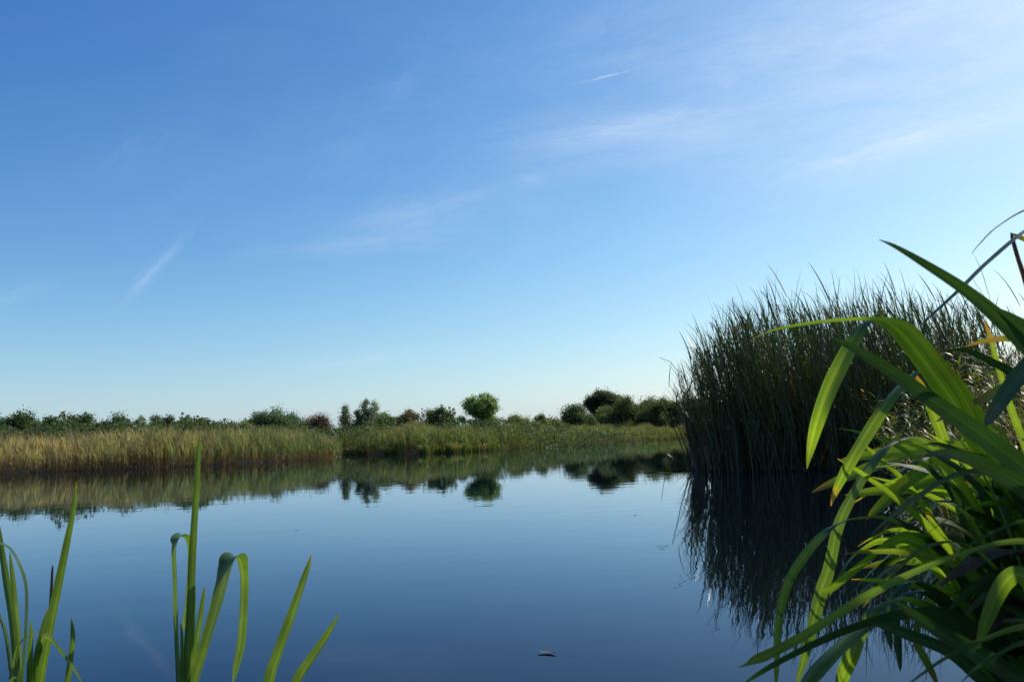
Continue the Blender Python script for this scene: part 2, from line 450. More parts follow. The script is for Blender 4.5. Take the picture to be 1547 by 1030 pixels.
# ------------------------------------------------------------------ reed beds on the far bank
def strip(line, off0, off1, n, bias=1.0):
    """n points spread along a shore line, off0..off1 metres behind it"""
    p = np.array(line); seg = np.diff(p, axis=0); l = np.hypot(seg[:, 0], seg[:, 1])
    cum = np.concatenate([[0], np.cumsum(l)]); t = rng.uniform(0, cum[-1], n)
    i = np.clip(np.searchsorted(cum, t) - 1, 0, len(seg) - 1); f = (t - cum[i]) / l[i]
    q = p[i] + seg[i] * f[:, None]
    nrm_ = np.stack([-seg[i, 1], seg[i, 0]], 1) / l[i][:, None]
    o = off0 + (off1 - off0) * rng.uniform(0, 1, n) ** bias
    return q + nrm_ * o[:, None], t / cum[-1], o

def lumps(x, seed, f):
    return (np.sin(x * f + seed) + np.sin(x * f * 2.37 + seed * 1.7) + np.sin(x * f * 5.1 + seed * 2.9) * 0.6) / 2.6

def reeds(m, line, n, o0, o1, hgt, gold, width=0.017, leaves=6, plume=0.5, hvar=0.16, k=3, green=(0.145, 0.205, 0.075)):
    q, t, o = strip(line, o0, o1, n, 1.3)
    q += rng.normal(0, 0.06, q.shape)
    pos = np.column_stack([q, np.maximum(gzs(q), -0.05) - 0.02])
    H = hgt * (1 + hvar * lumps(q[:, 0], 1.0, 0.9) * 0.6 + rng.normal(0, 0.08, n)) * np.clip(0.8 + o * 0.25, 0, 1)
    gf = np.clip(gold(q[:, 0]) + 0.30 * lumps(q[:, 0] + q[:, 1], 3.1, 1.9) + rng.normal(0, 0.18, n), 0, 1)[:, None]
    gcol, ycol = jit(green, n, 0.45, 0.12), jit((0.44, 0.36, 0.18), n, 0.45, 0.1)
    patch = 1 + 0.35 * lumps(q[:, 0] * 1.7 + q[:, 1] * 0.9, 0.4, 1.3)[:, None]
    gcol, ycol = gcol * patch, ycol * patch
    base = gcol * (1 - gf) + ycol * gf
    dead = jit((0.17, 0.115, 0.06), n, 0.35)
    az = rng.uniform(0, 2 * math.pi, n)
    blades(m, pos, az, H, U(0.0, 0.06, n), U(0.03, 0.2, n), np.full(n, width * 0.75), dead, base, k=3)          # stalks
    for j in range(leaves):
        a = rng.uniform(0, 2 * math.pi, n) if j % 2 else rng.normal(-1.4, 0.9, n)
        f = rng.uniform(0.12, 0.72, n)
        p2 = pos.copy(); p2[:, 2] += H * f
        cc = base * rng.uniform(0.7, 1.35, (n, 1))
        low = (f < 0.3)[:, None]
        cc = np.where(low, cc * 0.45 + dead * 0.55, cc)
        blades(m, p2, a, H * U(0.26, 0.46, n), U(0.08, 0.36, n), U(0.15, 1.0, n), np.full(n, width) * U(0.8, 1.5, n), cc, cc * 1.1, k=k)
    if plume > 0:
        s = rng.uniform(0, 1, n) < plume
        p2 = pos[s].copy(); p2[:, 2] += H[s] * U(0.88, 1.0, s.sum())
        c = jit((0.20, 0.155, 0.085), s.sum(), 0.3)
        blades(m, p2, rng.normal(-1.4, 0.5, s.sum()), U(0.12, 0.22, s.sum()), U(0.0, 0.3, s.sum()), U(0.3, 1.0, s.sum()), U(0.02, 0.034, s.sum()), c, c * 0.9, k=2)

xa, xb = G(40, 714)[0], G(440, 696)[0]
m = Mass()
reeds(m, LEFT[1:], 6500, -0.4, 4.5, 1.24, lambda x: np.clip(1.0 - (x - xa) / (xb - xa), -0.05, 1) * 0.84)
# fallen dead stalks and stubble along the foot of the bed
q, t, o = strip(LEFT[1:], -0.25, 0.5, 2600)
pos = np.column_stack([q, np.full(len(q), -0.03)])
c = jit((0.17, 0.095, 0.045), len(q), 0.45)
blades(m, pos, rng.uniform(0, 6.28, len(q)), U(0.15, 0.55, len(q)), U(0.1, 1.1, len(q)), U(0, 0.8, len(q)), U(0.012, 0.022, len(q)), c, c * 1.2, k=2)
tag(m.build('reeds', M_REED), 'golden to green bed of tall reeds along the left far bank', 'reeds', kind='stuff')

m = Mass()
reeds(m, CENTRE, 9500, -0.35, 5.0, 1.27, lambda x: 0.0 + 0.12 * np.sin(x * 0.7), width=0.022, leaves=5, plume=0.55, hvar=0.55, green=(0.115, 0.175, 0.055))
q, t, o = strip(CENTRE, 5.0, 11.0, 3500)
pos = np.column_stack([q, gzs(q)]); n = len(q)
c = jit((0.085, 0.125, 0.03), n, 0.35)
blades(m, pos, rng.uniform(0, 6.28, n), U(0.9, 1.6, n), U(0, .2, n), U(0.1, .9, n), U(0.02, 0.04, n), c, jit((0.15, 0.16, 0.06), n, .3), k=3)
tag(m.build('reeds', M_REED), 'dark green bed of reeds with brown plumes along the middle far bank', 'reeds', kind='stuff')

# pale arching sedge hanging over the water's edge below the green reeds
m = Mass()
for k in range(46):
    t = random.random()
    q, _, _ = strip(CENTRE, -0.15, 0.25, 1)
    near = 45 / max(30.0, q[0, 1])
    n = int(70 * near) + 26
    pos = np.column_stack([q[0] + rng.normal(0, 0.22, (n, 2)), np.full(n, 0.0)])
    c = jit(random.choice([(0.16, 0.23, 0.06), (0.13, 0.19, 0.05), (0.24, 0.25, 0.12)]), n, 0.25)
    blades(m, pos, rng.normal(math.pi, 1.0, n), U(0.4, 0.85, n), U(0.1, 0.5, n), U(0.8, 2.2, n), U(0.02, 0.035, n), c * 0.8, c * 1.15, k=4)
tag(m.build('sedge', M_REED), 'pale green sedge arching over the waterline of the middle far bank', 'sedge', kind='stuff')

# dark undergrowth between the reeds and the trees
m = Mass()
for line, o0, o1, nn, zc in ((LEFT[1:], 5.5, 22.0, 52000, 2.0), (CENTRE, 6.0, 20.0, 44000, 1.9)):
    q, t, o = strip(line, o0, o1, nn)
    z = gzs(q) + rng.uniform(0.1, 1, nn) ** 0.7 * zc * (0.9 + 0.22 * lumps(q[:, 0] * 1.1 + q[:, 1] * 0.6, 2.0, 0.8))
    cards(m, np.column_stack([q, z]), U(0.08, 0.22, nn), jit((0.075, 0.105, 0.036), nn, 0.4, 0.2), 1.9)
tag(m.build('undergrowth', M_FOLIAGE), 'dark green undergrowth between the far reeds and the treeline', 'undergrowth', kind='stuff')

# ------------------------------------------------------------------ trees of the skyline
def tree(name, label, cat, px, dist, top, wid, shape, col, leaf=0.2, dens=1.0, sink=0.0, group=None, bark=(0.06, 0.045, 0.03), leafcol=None):
    """dist: metres away; top: pixel row of the crown's top; wid: crown width in pixels"""
    global rng
    rng = np.random.default_rng(int(px * 7 + dist) + 1000)
    h = horizon(px)
    x = (px - 773.5) / FPX * dist
    base = Vector((x, dist, 0)); base.z = gz(x, dist)
    Ht = (h - top) / FPX * dist + CAM.z - base.z
    R = wid / FPX * dist / 2
    root = empty(name, base)
    tag(root, label, cat, group)
    clumps = []                                                    # x, y, z (0..1 of the height), radius in units of R
    def ell(cx, cz, rx, rz, n, cr=(0.2, 0.36), shell=0.55):
        for _ in range(n):
            d = rng.normal(size=3); d /= np.linalg.norm(d)
            r = (shell + (1 - shell) * rng.uniform()) * (1 if rng.uniform() < .8 else rng.uniform())
            clumps.append((cx + d[0] * rx * r, d[1] * rx * r, cz + d[2] * rz * r, rng.uniform(*cr)))
    if shape == 'round':
        ell(0.02, 0.72, 0.74, 0.21, 62, (0.10, 0.19), 0.72); ell(0, 0.70, 0.45, 0.14, 12, (0.10, 0.18))
        ell(0.30, 0.42, 0.42, 0.10, 16, (0.11, 0.2)); ell(-0.30, 0.40, 0.34, 0.09, 11, (0.10, 0.18)); ell(-0.78, 0.50, 0.14, 0.05, 6, (0.08, 0.14)); ell(0.05, 0.22, 0.34, 0.10, 10, (0.12, 0.2)); ell(-0.62, 0.22, 0.16, 0.04, 4, (0.07, 0.12))
    elif shape == 'dome':
        ell(0, 0.48, 0.82, 0.42, 70, (0.13, 0.22), 0.8); ell(0, 0.35, 0.75, 0.3, 30, (0.2, 0.3))
    elif shape == 'wispy':
        for cx, hh in ((-0.72, 0.88), (-0.25, 0.78), (0.02, 0.98), (0.4, 0.93), (0.75, 0.72)):
            for i in range(9):
                z = 0.25 + (hh - 0.3) * i / 8
                clumps.append((cx + rng.normal(0, .05), rng.normal(0, .12), z, 0.30 * (1 - 0.55 * i / 8)))
        ell(0, 0.3, 0.85, 0.2, 22, (0.2, 0.3))
    elif shape == 'flat':
        ell(0.05, 0.86, 0.45, 0.07, 12, (0.16, 0.26)); ell(-0.4, 0.72, 0.42, 0.08, 12, (0.16, 0.26)); ell(0.45, 0.76, 0.42, 0.07, 10, (0.16, 0.24)); ell(0.05, 0.55, 0.6, 0.14, 16, (0.18, 0.3)); ell(0, .3, .5, .15, 8)
    elif shape == 'bare':
        ell(0, 0.5, 0.75, 0.36, 26, (0.2, 0.34)); ell(0.3, 0.62, 0.4, 0.25, 10, (0.2, 0.3))
    elif shape == 'scrub':
        for cx, hz, rx in ((-0.62, 0.42, 0.3), (-0.25, 0.52, 0.34), (0.15, 0.47, 0.32), (0.55, 0.5, 0.34), (0.8, 0.4, 0.2)):
            ell(cx + rng.normal(0, .05), hz * 0.9, rx, 0.44 * hz / 0.5, 20, (0.10, 0.2), 0.7)
        ell(0, 0.25, 0.8, 0.2, 16, (0.18, 0.26))
    else:                                                           # bushy: an uneven rounded crown down to the ground
        ell(rng.normal(0, .08), 0.56, 0.68, 0.36, 34, (0.16, 0.32), 0.65); ell(0.3, 0.34, 0.55, 0.26, 14, (0.2, 0.3)); ell(-0.3, 0.36, 0.5, 0.26, 14, (0.2, 0.3))
    if shape in ('bushy', 'scrub', 'wispy', 'flat'): ell(0, 0.20, 0.85, 0.14, 16, (0.18, 0.28), 0.3)
    cr = Mass()
    zmax = max(c[2] + c[3] * R / Ht * 1.05 for c in clumps)
    for (cx, cy, cz, r) in clumps:
        cz = cz / zmax
        rr = r * R
        n = int(min(900, max(40, dens * 92 * (rr / leaf) ** 1.7)))
        p = rng.normal(0, 0.48, (n, 3)) * rr * rng.uniform(0.8, 1.25, (1, 3))
        c = np.array([base.x + cx * R, base.y + cy * R, base.z + cz * Ht - sink])
        tone = rng.uniform(0.65, 1.4)
        cards(cr, c + p, U(0.6, 1.5, n) * leaf * 0.80, jit(np.array(col) * 1.45 * tone, n, 0.3, 0.12), 1.7)
    tr = Mass()
    lean = rng.normal(0, 0.04)
    top_z = 0.62 if shape not in ('dome', 'scrub') else 0.45
    tp = [base + Vector((lean * Ht * s, 0, Ht * top_z * s - 0.1)) for s in (0, .25, .5, .75, 1)]
    r0 = max(0.04, Ht * 0.028)
    tube(tr, tp, [r0 * q for q in (1.35, 1, .85, .6, .35)], bark)
    for (cx, cy, cz, r) in (clumps if shape == 'bare' else clumps[::3]):
        e = Vector((base.x + cx * R, base.y + cy * R, base.z + cz / zmax * Ht))
        s = min(0.95, max(0.12, (cz / zmax - 0.22) / max(top_z, 0.3) * 0.8))
        b = tp[0].lerp(tp[4], s)
        mid = b.lerp(e, 0.5) + Vector((0, 0, 0.06 * Ht))
        tube(tr, [b, mid, e], [r0 * 0.42, r0 * 0.26, r0 * 0.08], bark, 5)
        if shape == 'bare':
            for _ in range(9):
                f = e + Vector(rng.normal(0, 1, 3)) * r * R * 0.9 + Vector((0, 0, r * R * .5))
                f.z = min(f.z, base.z + Ht * random.uniform(0.85, 1.0))
                tube(tr, [mid.lerp(e, random.random()), e.lerp(f, .5) + Vector((0, 0, .04)), f], [r0 * 0.16, r0 * 0.11, r0 * 0.04], bark, 4)
    tr.build('trunk', M_BARK, root)
    cr.build('crown', M_FOLIAGE, root)
    return root

OLIVE, DARK, GREY, MID, BROWN = (0.115, 0.140, 0.045), (0.060, 0.095, 0.034), (0.18, 0.21, 0.125), (0.060, 0.10, 0.030), (0.10, 0.075, 0.04)
TR = [
 ('tree', 'tall dark green tree at the far left end of the treeline', 'tree', 28, 56, 622, 84, 'bushy', DARK, .16, 1),
 ('tree', 'low dark tree leaning out of the left edge behind golden reeds', 'tree', -22, 58, 628, 76, 'bushy', DARK, .16, 1),
 ('tree', 'small dark tree beside the tall one, second from the left edge', 'tree', 72, 58, 628, 66, 'bushy', (0.046, 0.07, 0.026), .16, 1),
 ('tree', 'bushy green tree with a knobbly top left of the silvery willows', 'tree', 122, 57, 625, 80, 'bushy', (0.052, 0.078, 0.024), .16, 1),
 ('bush', 'reddish brown bush low in front of the left treeline', 'bush', 108, 50, 648, 44, 'bushy', (0.12, 0.085, 0.05), .14, .8),
 ('willow', 'blue-green willow with a flat top in the left treeline', 'tree', 168, 60, 627, 74, 'bushy', (0.075, 0.105, 0.055), .15, .9),
 ('willow', 'pale silvery willow in the middle of the left treeline', 'tree', 205, 59, 628, 52, 'wispy', GREY, .13, .9),
 ('tree', 'dull green tree left of the grey poplar', 'tree', 240, 60, 626, 64, 'bushy', (0.065, 0.085, 0.035), .16, 1),
 ('poplar', 'thin grey poplar that ends the left treeline', 'tree', 273, 58, 623, 34, 'wispy', (0.12, 0.13, 0.075), .13, .7),
 ('bush', 'small dark round bush in the gap left of the domed tree', 'bush', 310, 66, 635, 36, 'bushy', DARK, .15, 1),
 ('bush', 'low brownish bush between the dark round bush and the domed tree', 'bush', 344, 66, 638, 50, 'bushy', (0.095, 0.085, 0.045), .15, .8),
 ('domed_tree', 'broad blue-green tree with a smooth domed crown', 'tree', 408, 82, 618, 112, 'dome', (0.070, 0.105, 0.055), .2, 1.3),
 ('bush', 'olive bush at the foot of the domed tree', 'bush', 372, 62, 636, 40, 'bushy', OLIVE, .15, .9),
 ('bush', 'half bare reddish brown bush with twigs showing right of the domed tree', 'bush', 474, 70, 622, 62, 'bare', (0.105, 0.065, 0.045), .13, .45),
 ('birch', 'wispy grey-green birch with several thin tops', 'tree', 548, 66, 603, 80, 'wispy', (0.125, 0.155, 0.085), .14, .75),
 ('bush', 'dark green bush at the foot of the wispy birch', 'bush', 580, 62, 626, 44, 'bushy', DARK, .15, 1),
 ('bush', 'rounded brown bush right of the wispy birch', 'bush', 608, 64, 617, 54, 'bushy', (0.105, 0.085, 0.048), .14, .8),
 ('willow', 'narrow yellowish sapling between the brown bush and dark willow', 'tree', 634, 64, 617, 16, 'wispy', (0.14, 0.15, 0.05), .12, .8),
 ('willow', 'dark willow with a feathery pale right side left of the round tree', 'tree', 658, 64, 614, 62, 'bushy', (0.06, 0.09, 0.035), .14, .85),
 ('willow', 'feathery pale willow shoots beside the dark willow', 'tree', 676, 65, 614, 30, 'wispy', (0.11, 0.14, 0.07), .13, .7),
 ('round_tree', 'lone round-crowned green tree rising above the far bank', 'tree', 724, 62, 592, 74, 'round', (0.150, 0.205, 0.072), .14, 0.62),
 ('bush', 'wide olive bush right of the lone round tree', 'bush', 786, 72, 625, 84, 'scrub', OLIVE, .16, 1),
 ('bush', 'small low olive bush left of the dark scrub', 'bush', 832, 80, 630, 56, 'bushy', (0.08, 0.095, 0.04), .16, .9),
 ('bush', 'dark green scrub bush below the flat-topped tree', 'bush', 870, 100, 610, 66, 'bushy', (0.046, 0.07, 0.024), .2, 1),
 ('flat_topped_tree', 'dark flat-topped tree, tallest over the right scrub', 'tree', 908, 110, 589, 66, 'flat', (0.034, 0.055, 0.020), .22, 1.1),
 ('bush', 'broad rounded olive scrub right under the flat-topped tree', 'bush', 950, 104, 598, 112, 'scrub', (0.078, 0.095, 0.034), .2, 1),
 ('bush', 'olive scrub bush filling the gap between the flat-topped tree and the reed clump', 'bush', 980, 106, 603, 84, 'bushy', (0.085, 0.10, 0.036), .2, 1.1),
 ('bush', 'olive scrub bush left of the tall reed clump', 'bush', 1012, 102, 599, 104, 'scrub', (0.085, 0.10, 0.036), .2, 1),
 ('bush', 'olive scrub bush half hidden by the tall reed clump', 'bush', 1072, 104, 600, 100, 'scrub', (0.075, 0.095, 0.034), .2, 1),
]
for a in TR: tree(*a)

# ------------------------------------------------------------------ tall reed clump in the water on the right
RC = [(2.80, 13.0), (3.15, 12.3), (3.9, 11.75), (4.9, 11.4), (6.2, 11.5), (8.2, 12.6), (11, 13.0), (18, 15), (18, 28), (7.6, 27), (5.0, 20), (3.6, 15.5)]
def reed_height(x, y, n):
    edge = np.clip((x - 0.216 * y) / 1.3, 0, 1)
    return (1.12 + 1.09 * edge ** 0.6) * (1 + 0.05 * lumps(x + y * 0.5, 1.3, 1.6) + rng.normal(0, 0.09, n))
def reed_plants(m, p, H, nb=9, wide=1.0):
    n = len(p)
    pos = np.column_stack([p, np.full(n, -0.25)])
    left = np.clip((4.3 - p[:, 0]) / 1.5, 0, 1)
    az0 = rng.normal(-1.35, 0.8, n)
    lean0, cv0 = U(0.0, 0.10, n), U(0.05, 0.30, n) + left * U(0, 0.05, n)
    base = jit((0.034, 0.064, 0.017), n, 0.45, 0.14)
    foot = jit((0.045, 0.042, 0.020), n, 0.4)
    L0 = H + 0.25
    blades(m, pos, az0, L0, lean0, cv0, U(0.008, 0.012, n) * wide, foot, base, k=8, twist=U(-1.5, 1.5, n), power=2.0, tipw=0.25, basew=1.0)
    for j in range(nb):
        f = np.full(n, 0.30 + 0.66 * j / (nb - 1)) + rng.uniform(-0.05, 0.05, n)
        th = lean0 + cv0 * (f * 0.6) ** 2
        q = pos + np.column_stack([np.sin(az0) * np.sin(th) * L0 * f, np.cos(az0) * np.sin(th) * L0 * f, np.cos(th) * L0 * f])
        a = np.where(rng.uniform(0, 1, n) < 0.6, rng.normal(-1.45, 0.7, n), rng.uniform(-math.pi, math.pi, n))
        bent = rng.uniform(0, 1, n) < 0.10
        cv = np.where(bent, U(0.9, 1.9, n), U(0.05, 0.55, n))
        c = base * rng.uniform(0.7, 1.35, (n, 1))
        dry = (rng.uniform(0, 1, n) < 0.06 + 0.10 * (f < 0.45))[:, None]
        c = np.where(dry, jit((0.16, 0.115, 0.06), n, .3), c)
        blades(m, q, a, U(0.38, 0.80, n) * (0.75 + 0.25 * f), U(0.08, 0.42, n), cv, U(0.009, 0.021, n) * wide, c, c * 1.1, k=5, twist=U(-1.5, 1.5, n), power=1.8, basew=0.5)
    for j in range(3):                                              # long blades from the foot
        cc = base * rng.uniform(0.7, 1.2, (n, 1))
        blades(m, pos + np.column_stack([rng.normal(0, 0.04, (n, 2)), np.zeros(n)]), rng.normal(-1.2, 1.2, n), L0 * U(0.5, 0.9, n), U(0, 0.12, n), U(0.05, 0.5, n), U(0.010, 0.020, n) * wide, foot, cc, k=6, twist=U(-1.5, 1.5, n), power=2.0)
    s_ = rng.uniform(0, 1, n) < 0.16                                 # brown seed heads here and there
    if s_.any():
        th = lean0 + cv0 * 0.45
        q = pos + np.column_stack([np.sin(az0) * np.sin(th) * L0, np.cos(az0) * np.sin(th) * L0, np.cos(th) * L0])
        for j in range(3):
            c = jit((0.11, 0.075, 0.05), s_.sum(), .3)
            blades(m, q[s_], rng.normal(-1.4, 0.7, s_.sum()), U(0.12, 0.24, s_.sum()), U(0, .35, s_.sum()), U(0.2, 1.0, s_.sum()), U(0.012, 0.022, s_.sum()), c, c * 1.2, k=3)
m = Mass()
N1 = 900
front = scatter([(3.2, 13.0), (3.45, 12.4), (4.0, 11.9), (5.0, 11.55), (6.2, 11.7), (8.4, 12.8), (8.8, 15), (6, 15.6), (3.9, 15.4)], N1)
reed_plants(m, front, reed_height(front[:, 0], front[:, 1], N1))
N2 = 1150
back = scatter([(3.95, 15.4), (6, 15.6), (8.8, 15), (8.6, 12.9), (11, 13.2), (18, 15.4), (18, 27), (7.6, 26.5), (5.2, 20)], N2)
reed_plants(m, back, reed_height(back[:, 0], back[:, 1], N2) * 1.04, nb=7, wide=1.1)
# broken straw-coloured stalks round the foot of the clump
q, t, o = strip([(2.95, 13.2), (3.1, 12.55), (3.6, 12.0), (4.2, 11.65), (5.0, 11.35), (5.9, 11.4)], -0.25, 0.5, 170)
n = len(q); c = jit((0.15, 0.11, 0.06), n, 0.45)
blades(m, np.column_stack([q, np.full(n, -0.05)]), rng.uniform(0, 6.28, n), U(0.2, 0.9, n), U(0.1, 1.2, n), U(0, 0.6, n), U(0.008, 0.016, n), c, c * 1.2, k=4)
tag(m.build('reeds', M_RUSH), 'tall dark reed bed standing in the water at the right', 'reeds', kind='stuff')
# the outermost plants one can tell apart, each on its own
variants = []
for k in range(14):
    mm = Mass()
    reed_plants(mm, np.array([[0.0, 0.0]]) + np.array([[0.0, 0.0]]), np.array([2.1]), nb=8)
    variants.append(mm.mesh('reed', M_RUSH))
fx = [(3.06, 13.2), (3.22, 12.55), (3.5, 12.0), (4.2, 11.65), (5.0, 11.35), (5.9, 11.4)]
for i in range(150):
    q, t, o = strip(fx, -0.22, 0.30, 1)
    t = float(t[0])
    if random.random() < 0.3:
        y = random.uniform(12.6, 16.5); x = 0.224 * y + random.uniform(0.0, 0.25)
    else:
        x, y = q[0]
    o = bpy.data.objects.new('reed', random.choice(variants))
    hh = float(reed_height(np.array([x]), np.array([y]), 1)[0]) / 2.1 * random.uniform(0.82, 1.03)
    o.location = (x, y, 0.0); o.rotation_euler = (random.gauss(0, .03), random.gauss(-.02, .04), random.gauss(0, 0.5)); o.scale = (1.0, 1.0, hh)
    COL.objects.link(o)
    tag(o, 'dark upright reed on the outer edge of the tall reed bed', 'reed', 'reeds on the edge of the tall reed bed')
# bent stalks that hang out over the water left of the clump
for (pts, lab) in (
    ([(1046, 716, 13.0), (1036, 690, 13.0), (1024, 660, 12.9), (1012, 628, 12.9), (1003, 604, 12.8), (988, 598, 12.8), (978, 602, 12.8)], 'thin broken reed stalk leaning out left with its tip bent over'),
    ([(1050, 714, 13.1), (1040, 660, 13.1), (1031, 600, 13.0), (1024, 560, 13.0), (1012, 546, 13.0), (996, 540, 12.9)], 'thin reed with a leaf blown out level at the left edge of the clump'),
    ([(1044, 722, 12.6), (1030, 717, 12.5), (1015, 714, 12.4), (1004, 707, 12.4), (994, 672, 12.3)], 'snapped reed lying just over the water left of the clump'),
    ([(1042, 720, 12.9), (1022, 716, 12.8), (1000, 722, 12.6), (985, 726, 12.4), (972, 730, 12.3)], 'fallen reed stem floating out from the left foot of the clump')):
    mm = Mass()
    P = [at(*p) for p in pts]
    for p in P: p.z = max(p.z, 0.006)
    tube(mm, P, list(np.linspace(0.010, 0.003, len(P))), (0.06, 0.075, 0.03), 6)
    tag(mm.build('reed_stalk', M_REED, origin=tuple(P[0])), lab, 'reed')

# ------------------------------------------------------------------ leafy plants on the right bank, in front of the reed clump
SHORE = [(7.2, 12.6), (5.3, 9.5), (3.7, 6.8), (2.45, 4.3)]
def herb(px, dist, top, stems, col, label, spread=0.3, leafL=0.10, kind='willow'):
    h = horizon(px)
    x = (px - 773.5) / FPX * dist
    base = Vector((x, dist, max(gz(x, dist), 0.0)))
    H = (h - top) / FPX * dist + CAM.z - base.z
    root = empty('waterside_plant', base)
    tag(root, label, 'plant', 'leafy plants on the right bank')
    ms, ml = Mass(), Mass()
    for k in range(stems):
        b = base + Vector((random.gauss(0, spread * .4), random.gauss(0, spread * .4), -0.02))
        hs = H * random.uniform(0.6, 1.02)
        e = b + Vector((random.gauss(-0.08, spread * .6), random.gauss(0, spread * .5), hs))
        mid = b.lerp(e, .5) + Vector((random.gauss(0, .04), random.gauss(0, .04), 0))
        tube(ms, [b, b.lerp(mid, .5), mid, mid.lerp(e, .5), e], [.005, .0045, .004, .003, .0015], (0.09, 0.075, 0.035), 5)
        n = int(hs / 0.019)
        f = rng.uniform(0.12, 1, n)
        pos = np.array(b)[None] * (1 - f[:, None]) + np.array(e)[None] * f[:, None]
        c = jit(col, n, 0.35, 0.15)
        yel = (rng.uniform(0, 1, n) < 0.10)[:, None]
        c = np.where(yel, jit((0.22, 0.16, 0.035), n, .3), c)
        blades(ml, pos, rng.uniform(0, 6.28, n), U(0.7, 1.5, n) * leafL, U(0.6, 1.2, n), U(0.2, 1.1, n), U(0.010, 0.019, n), c, c, k=3, twist=U(-.5, .5, n), basew=0.2)
    ms.build('stem', M_BARK, root); ml.build('foliage', M_HERB, root)

H1, H2, H3 = (0.085, 0.13, 0.022), (0.06, 0.105, 0.025), (0.13, 0.155, 0.03)
HERBS = [
 (1330, 9.0, 618, 5, H2, 'low dark leafy plant where the reed clump meets the right bank'),
 (1352, 8.2, 585, 6, H1, 'leafy green plant behind the drooping bright iris leaf'),
 (1385, 8.6, 572, 6, H2, 'leafy plant seen through the arch of the bent iris leaf'),
 (1392, 7.2, 625, 6, H3, 'short yellowish leafy plant below the arch of the bent iris leaf'),
 (1425, 7.6, 552, 7, H1, 'bushy green plant with glinting narrow leaves behind the arching iris'),
 (1455, 7.2, 528, 7, H3, 'yellow-green bushy plant with narrow leaves before the pale reeds'),
 (1480, 6.6, 548, 7, H1, 'dense leafy plant in the middle of the right bank thicket'),
 (1508, 7.4, 505, 7, H3, 'tallest yellow-green plant of the right bank thicket'),
 (1535, 6.8, 520, 7, H1, 'leafy plant at the right edge under the crossing iris leaves'),
 (1560, 6.2, 505, 7, H2, 'dark leafy plant cut off by the right edge of the photo'),
 (1440, 6.0, 615, 7, H2, 'shaded leafy plant low on the right bank behind the broad iris leaves'),
 (1500, 5.4, 610, 8, H2, 'dark leafy plant low on the bank at far right'),
 (1590, 7.2, 500, 8, H1, 'leafy plant beyond the right edge'),
 (1640, 6.4, 490, 8, H1, 'leafy plant farther beyond the right edge'),
]
for hb in HERBS:
    if hb[0] < 1575: herb(*hb)

# rough grass and sedge along the right bank
m = Mass()
n = 5200
t = rng.uniform(0, 1, n)
sh = np.array(SHORE)
i = np.minimum((t * 3).astype(int), 2); f = t * 3 - i
q = sh[i] * (1 - f[:, None]) + sh[i + 1] * f[:, None]
q[:, 0] += rng.uniform(-0.12, 2.6, n) ** 1.0
pos = np.column_stack([q, np.maximum(gzs(q), 0) - 0.02])
c = jit((0.075, 0.11, 0.028), n, 0.4, 0.15)
dry = (rng.uniform(0, 1, n) < 0.22)[:, None]
c = np.where(dry, jit((0.22, 0.16, 0.075), n, 0.3), c)
blades(m, pos, rng.normal(-1.5, 1.4, n), U(0.25, 0.75, n), U(0.05, 0.4, n), U(0.3, 1.6, n), U(0.005, 0.010, n), c * 0.8, c * 1.1, k=5)
tag(m.build('grass', M_REED), 'rough green and dry grass fringing the right bank', 'grass', kind='stuff')

# ------------------------------------------------------------------ iris plants close to the camera
def catmull(P, n):
    out = []
    for i in range(len(P) - 1):
        p0, p1, p2, p3 = P[max(i - 1, 0)], P[i], P[i + 1], P[min(i + 2, len(P) - 1)]
        for j in range(n):
            t = j / n
            out.append(0.5 * ((2 * p1) + (-p0 + p2) * t + (2 * p0 - 5 * p1 + 4 * p2 - p3) * t * t + (-p0 + 3 * p1 - 3 * p2 + p3) * t ** 3))
    out.append(P[-1])
    return out

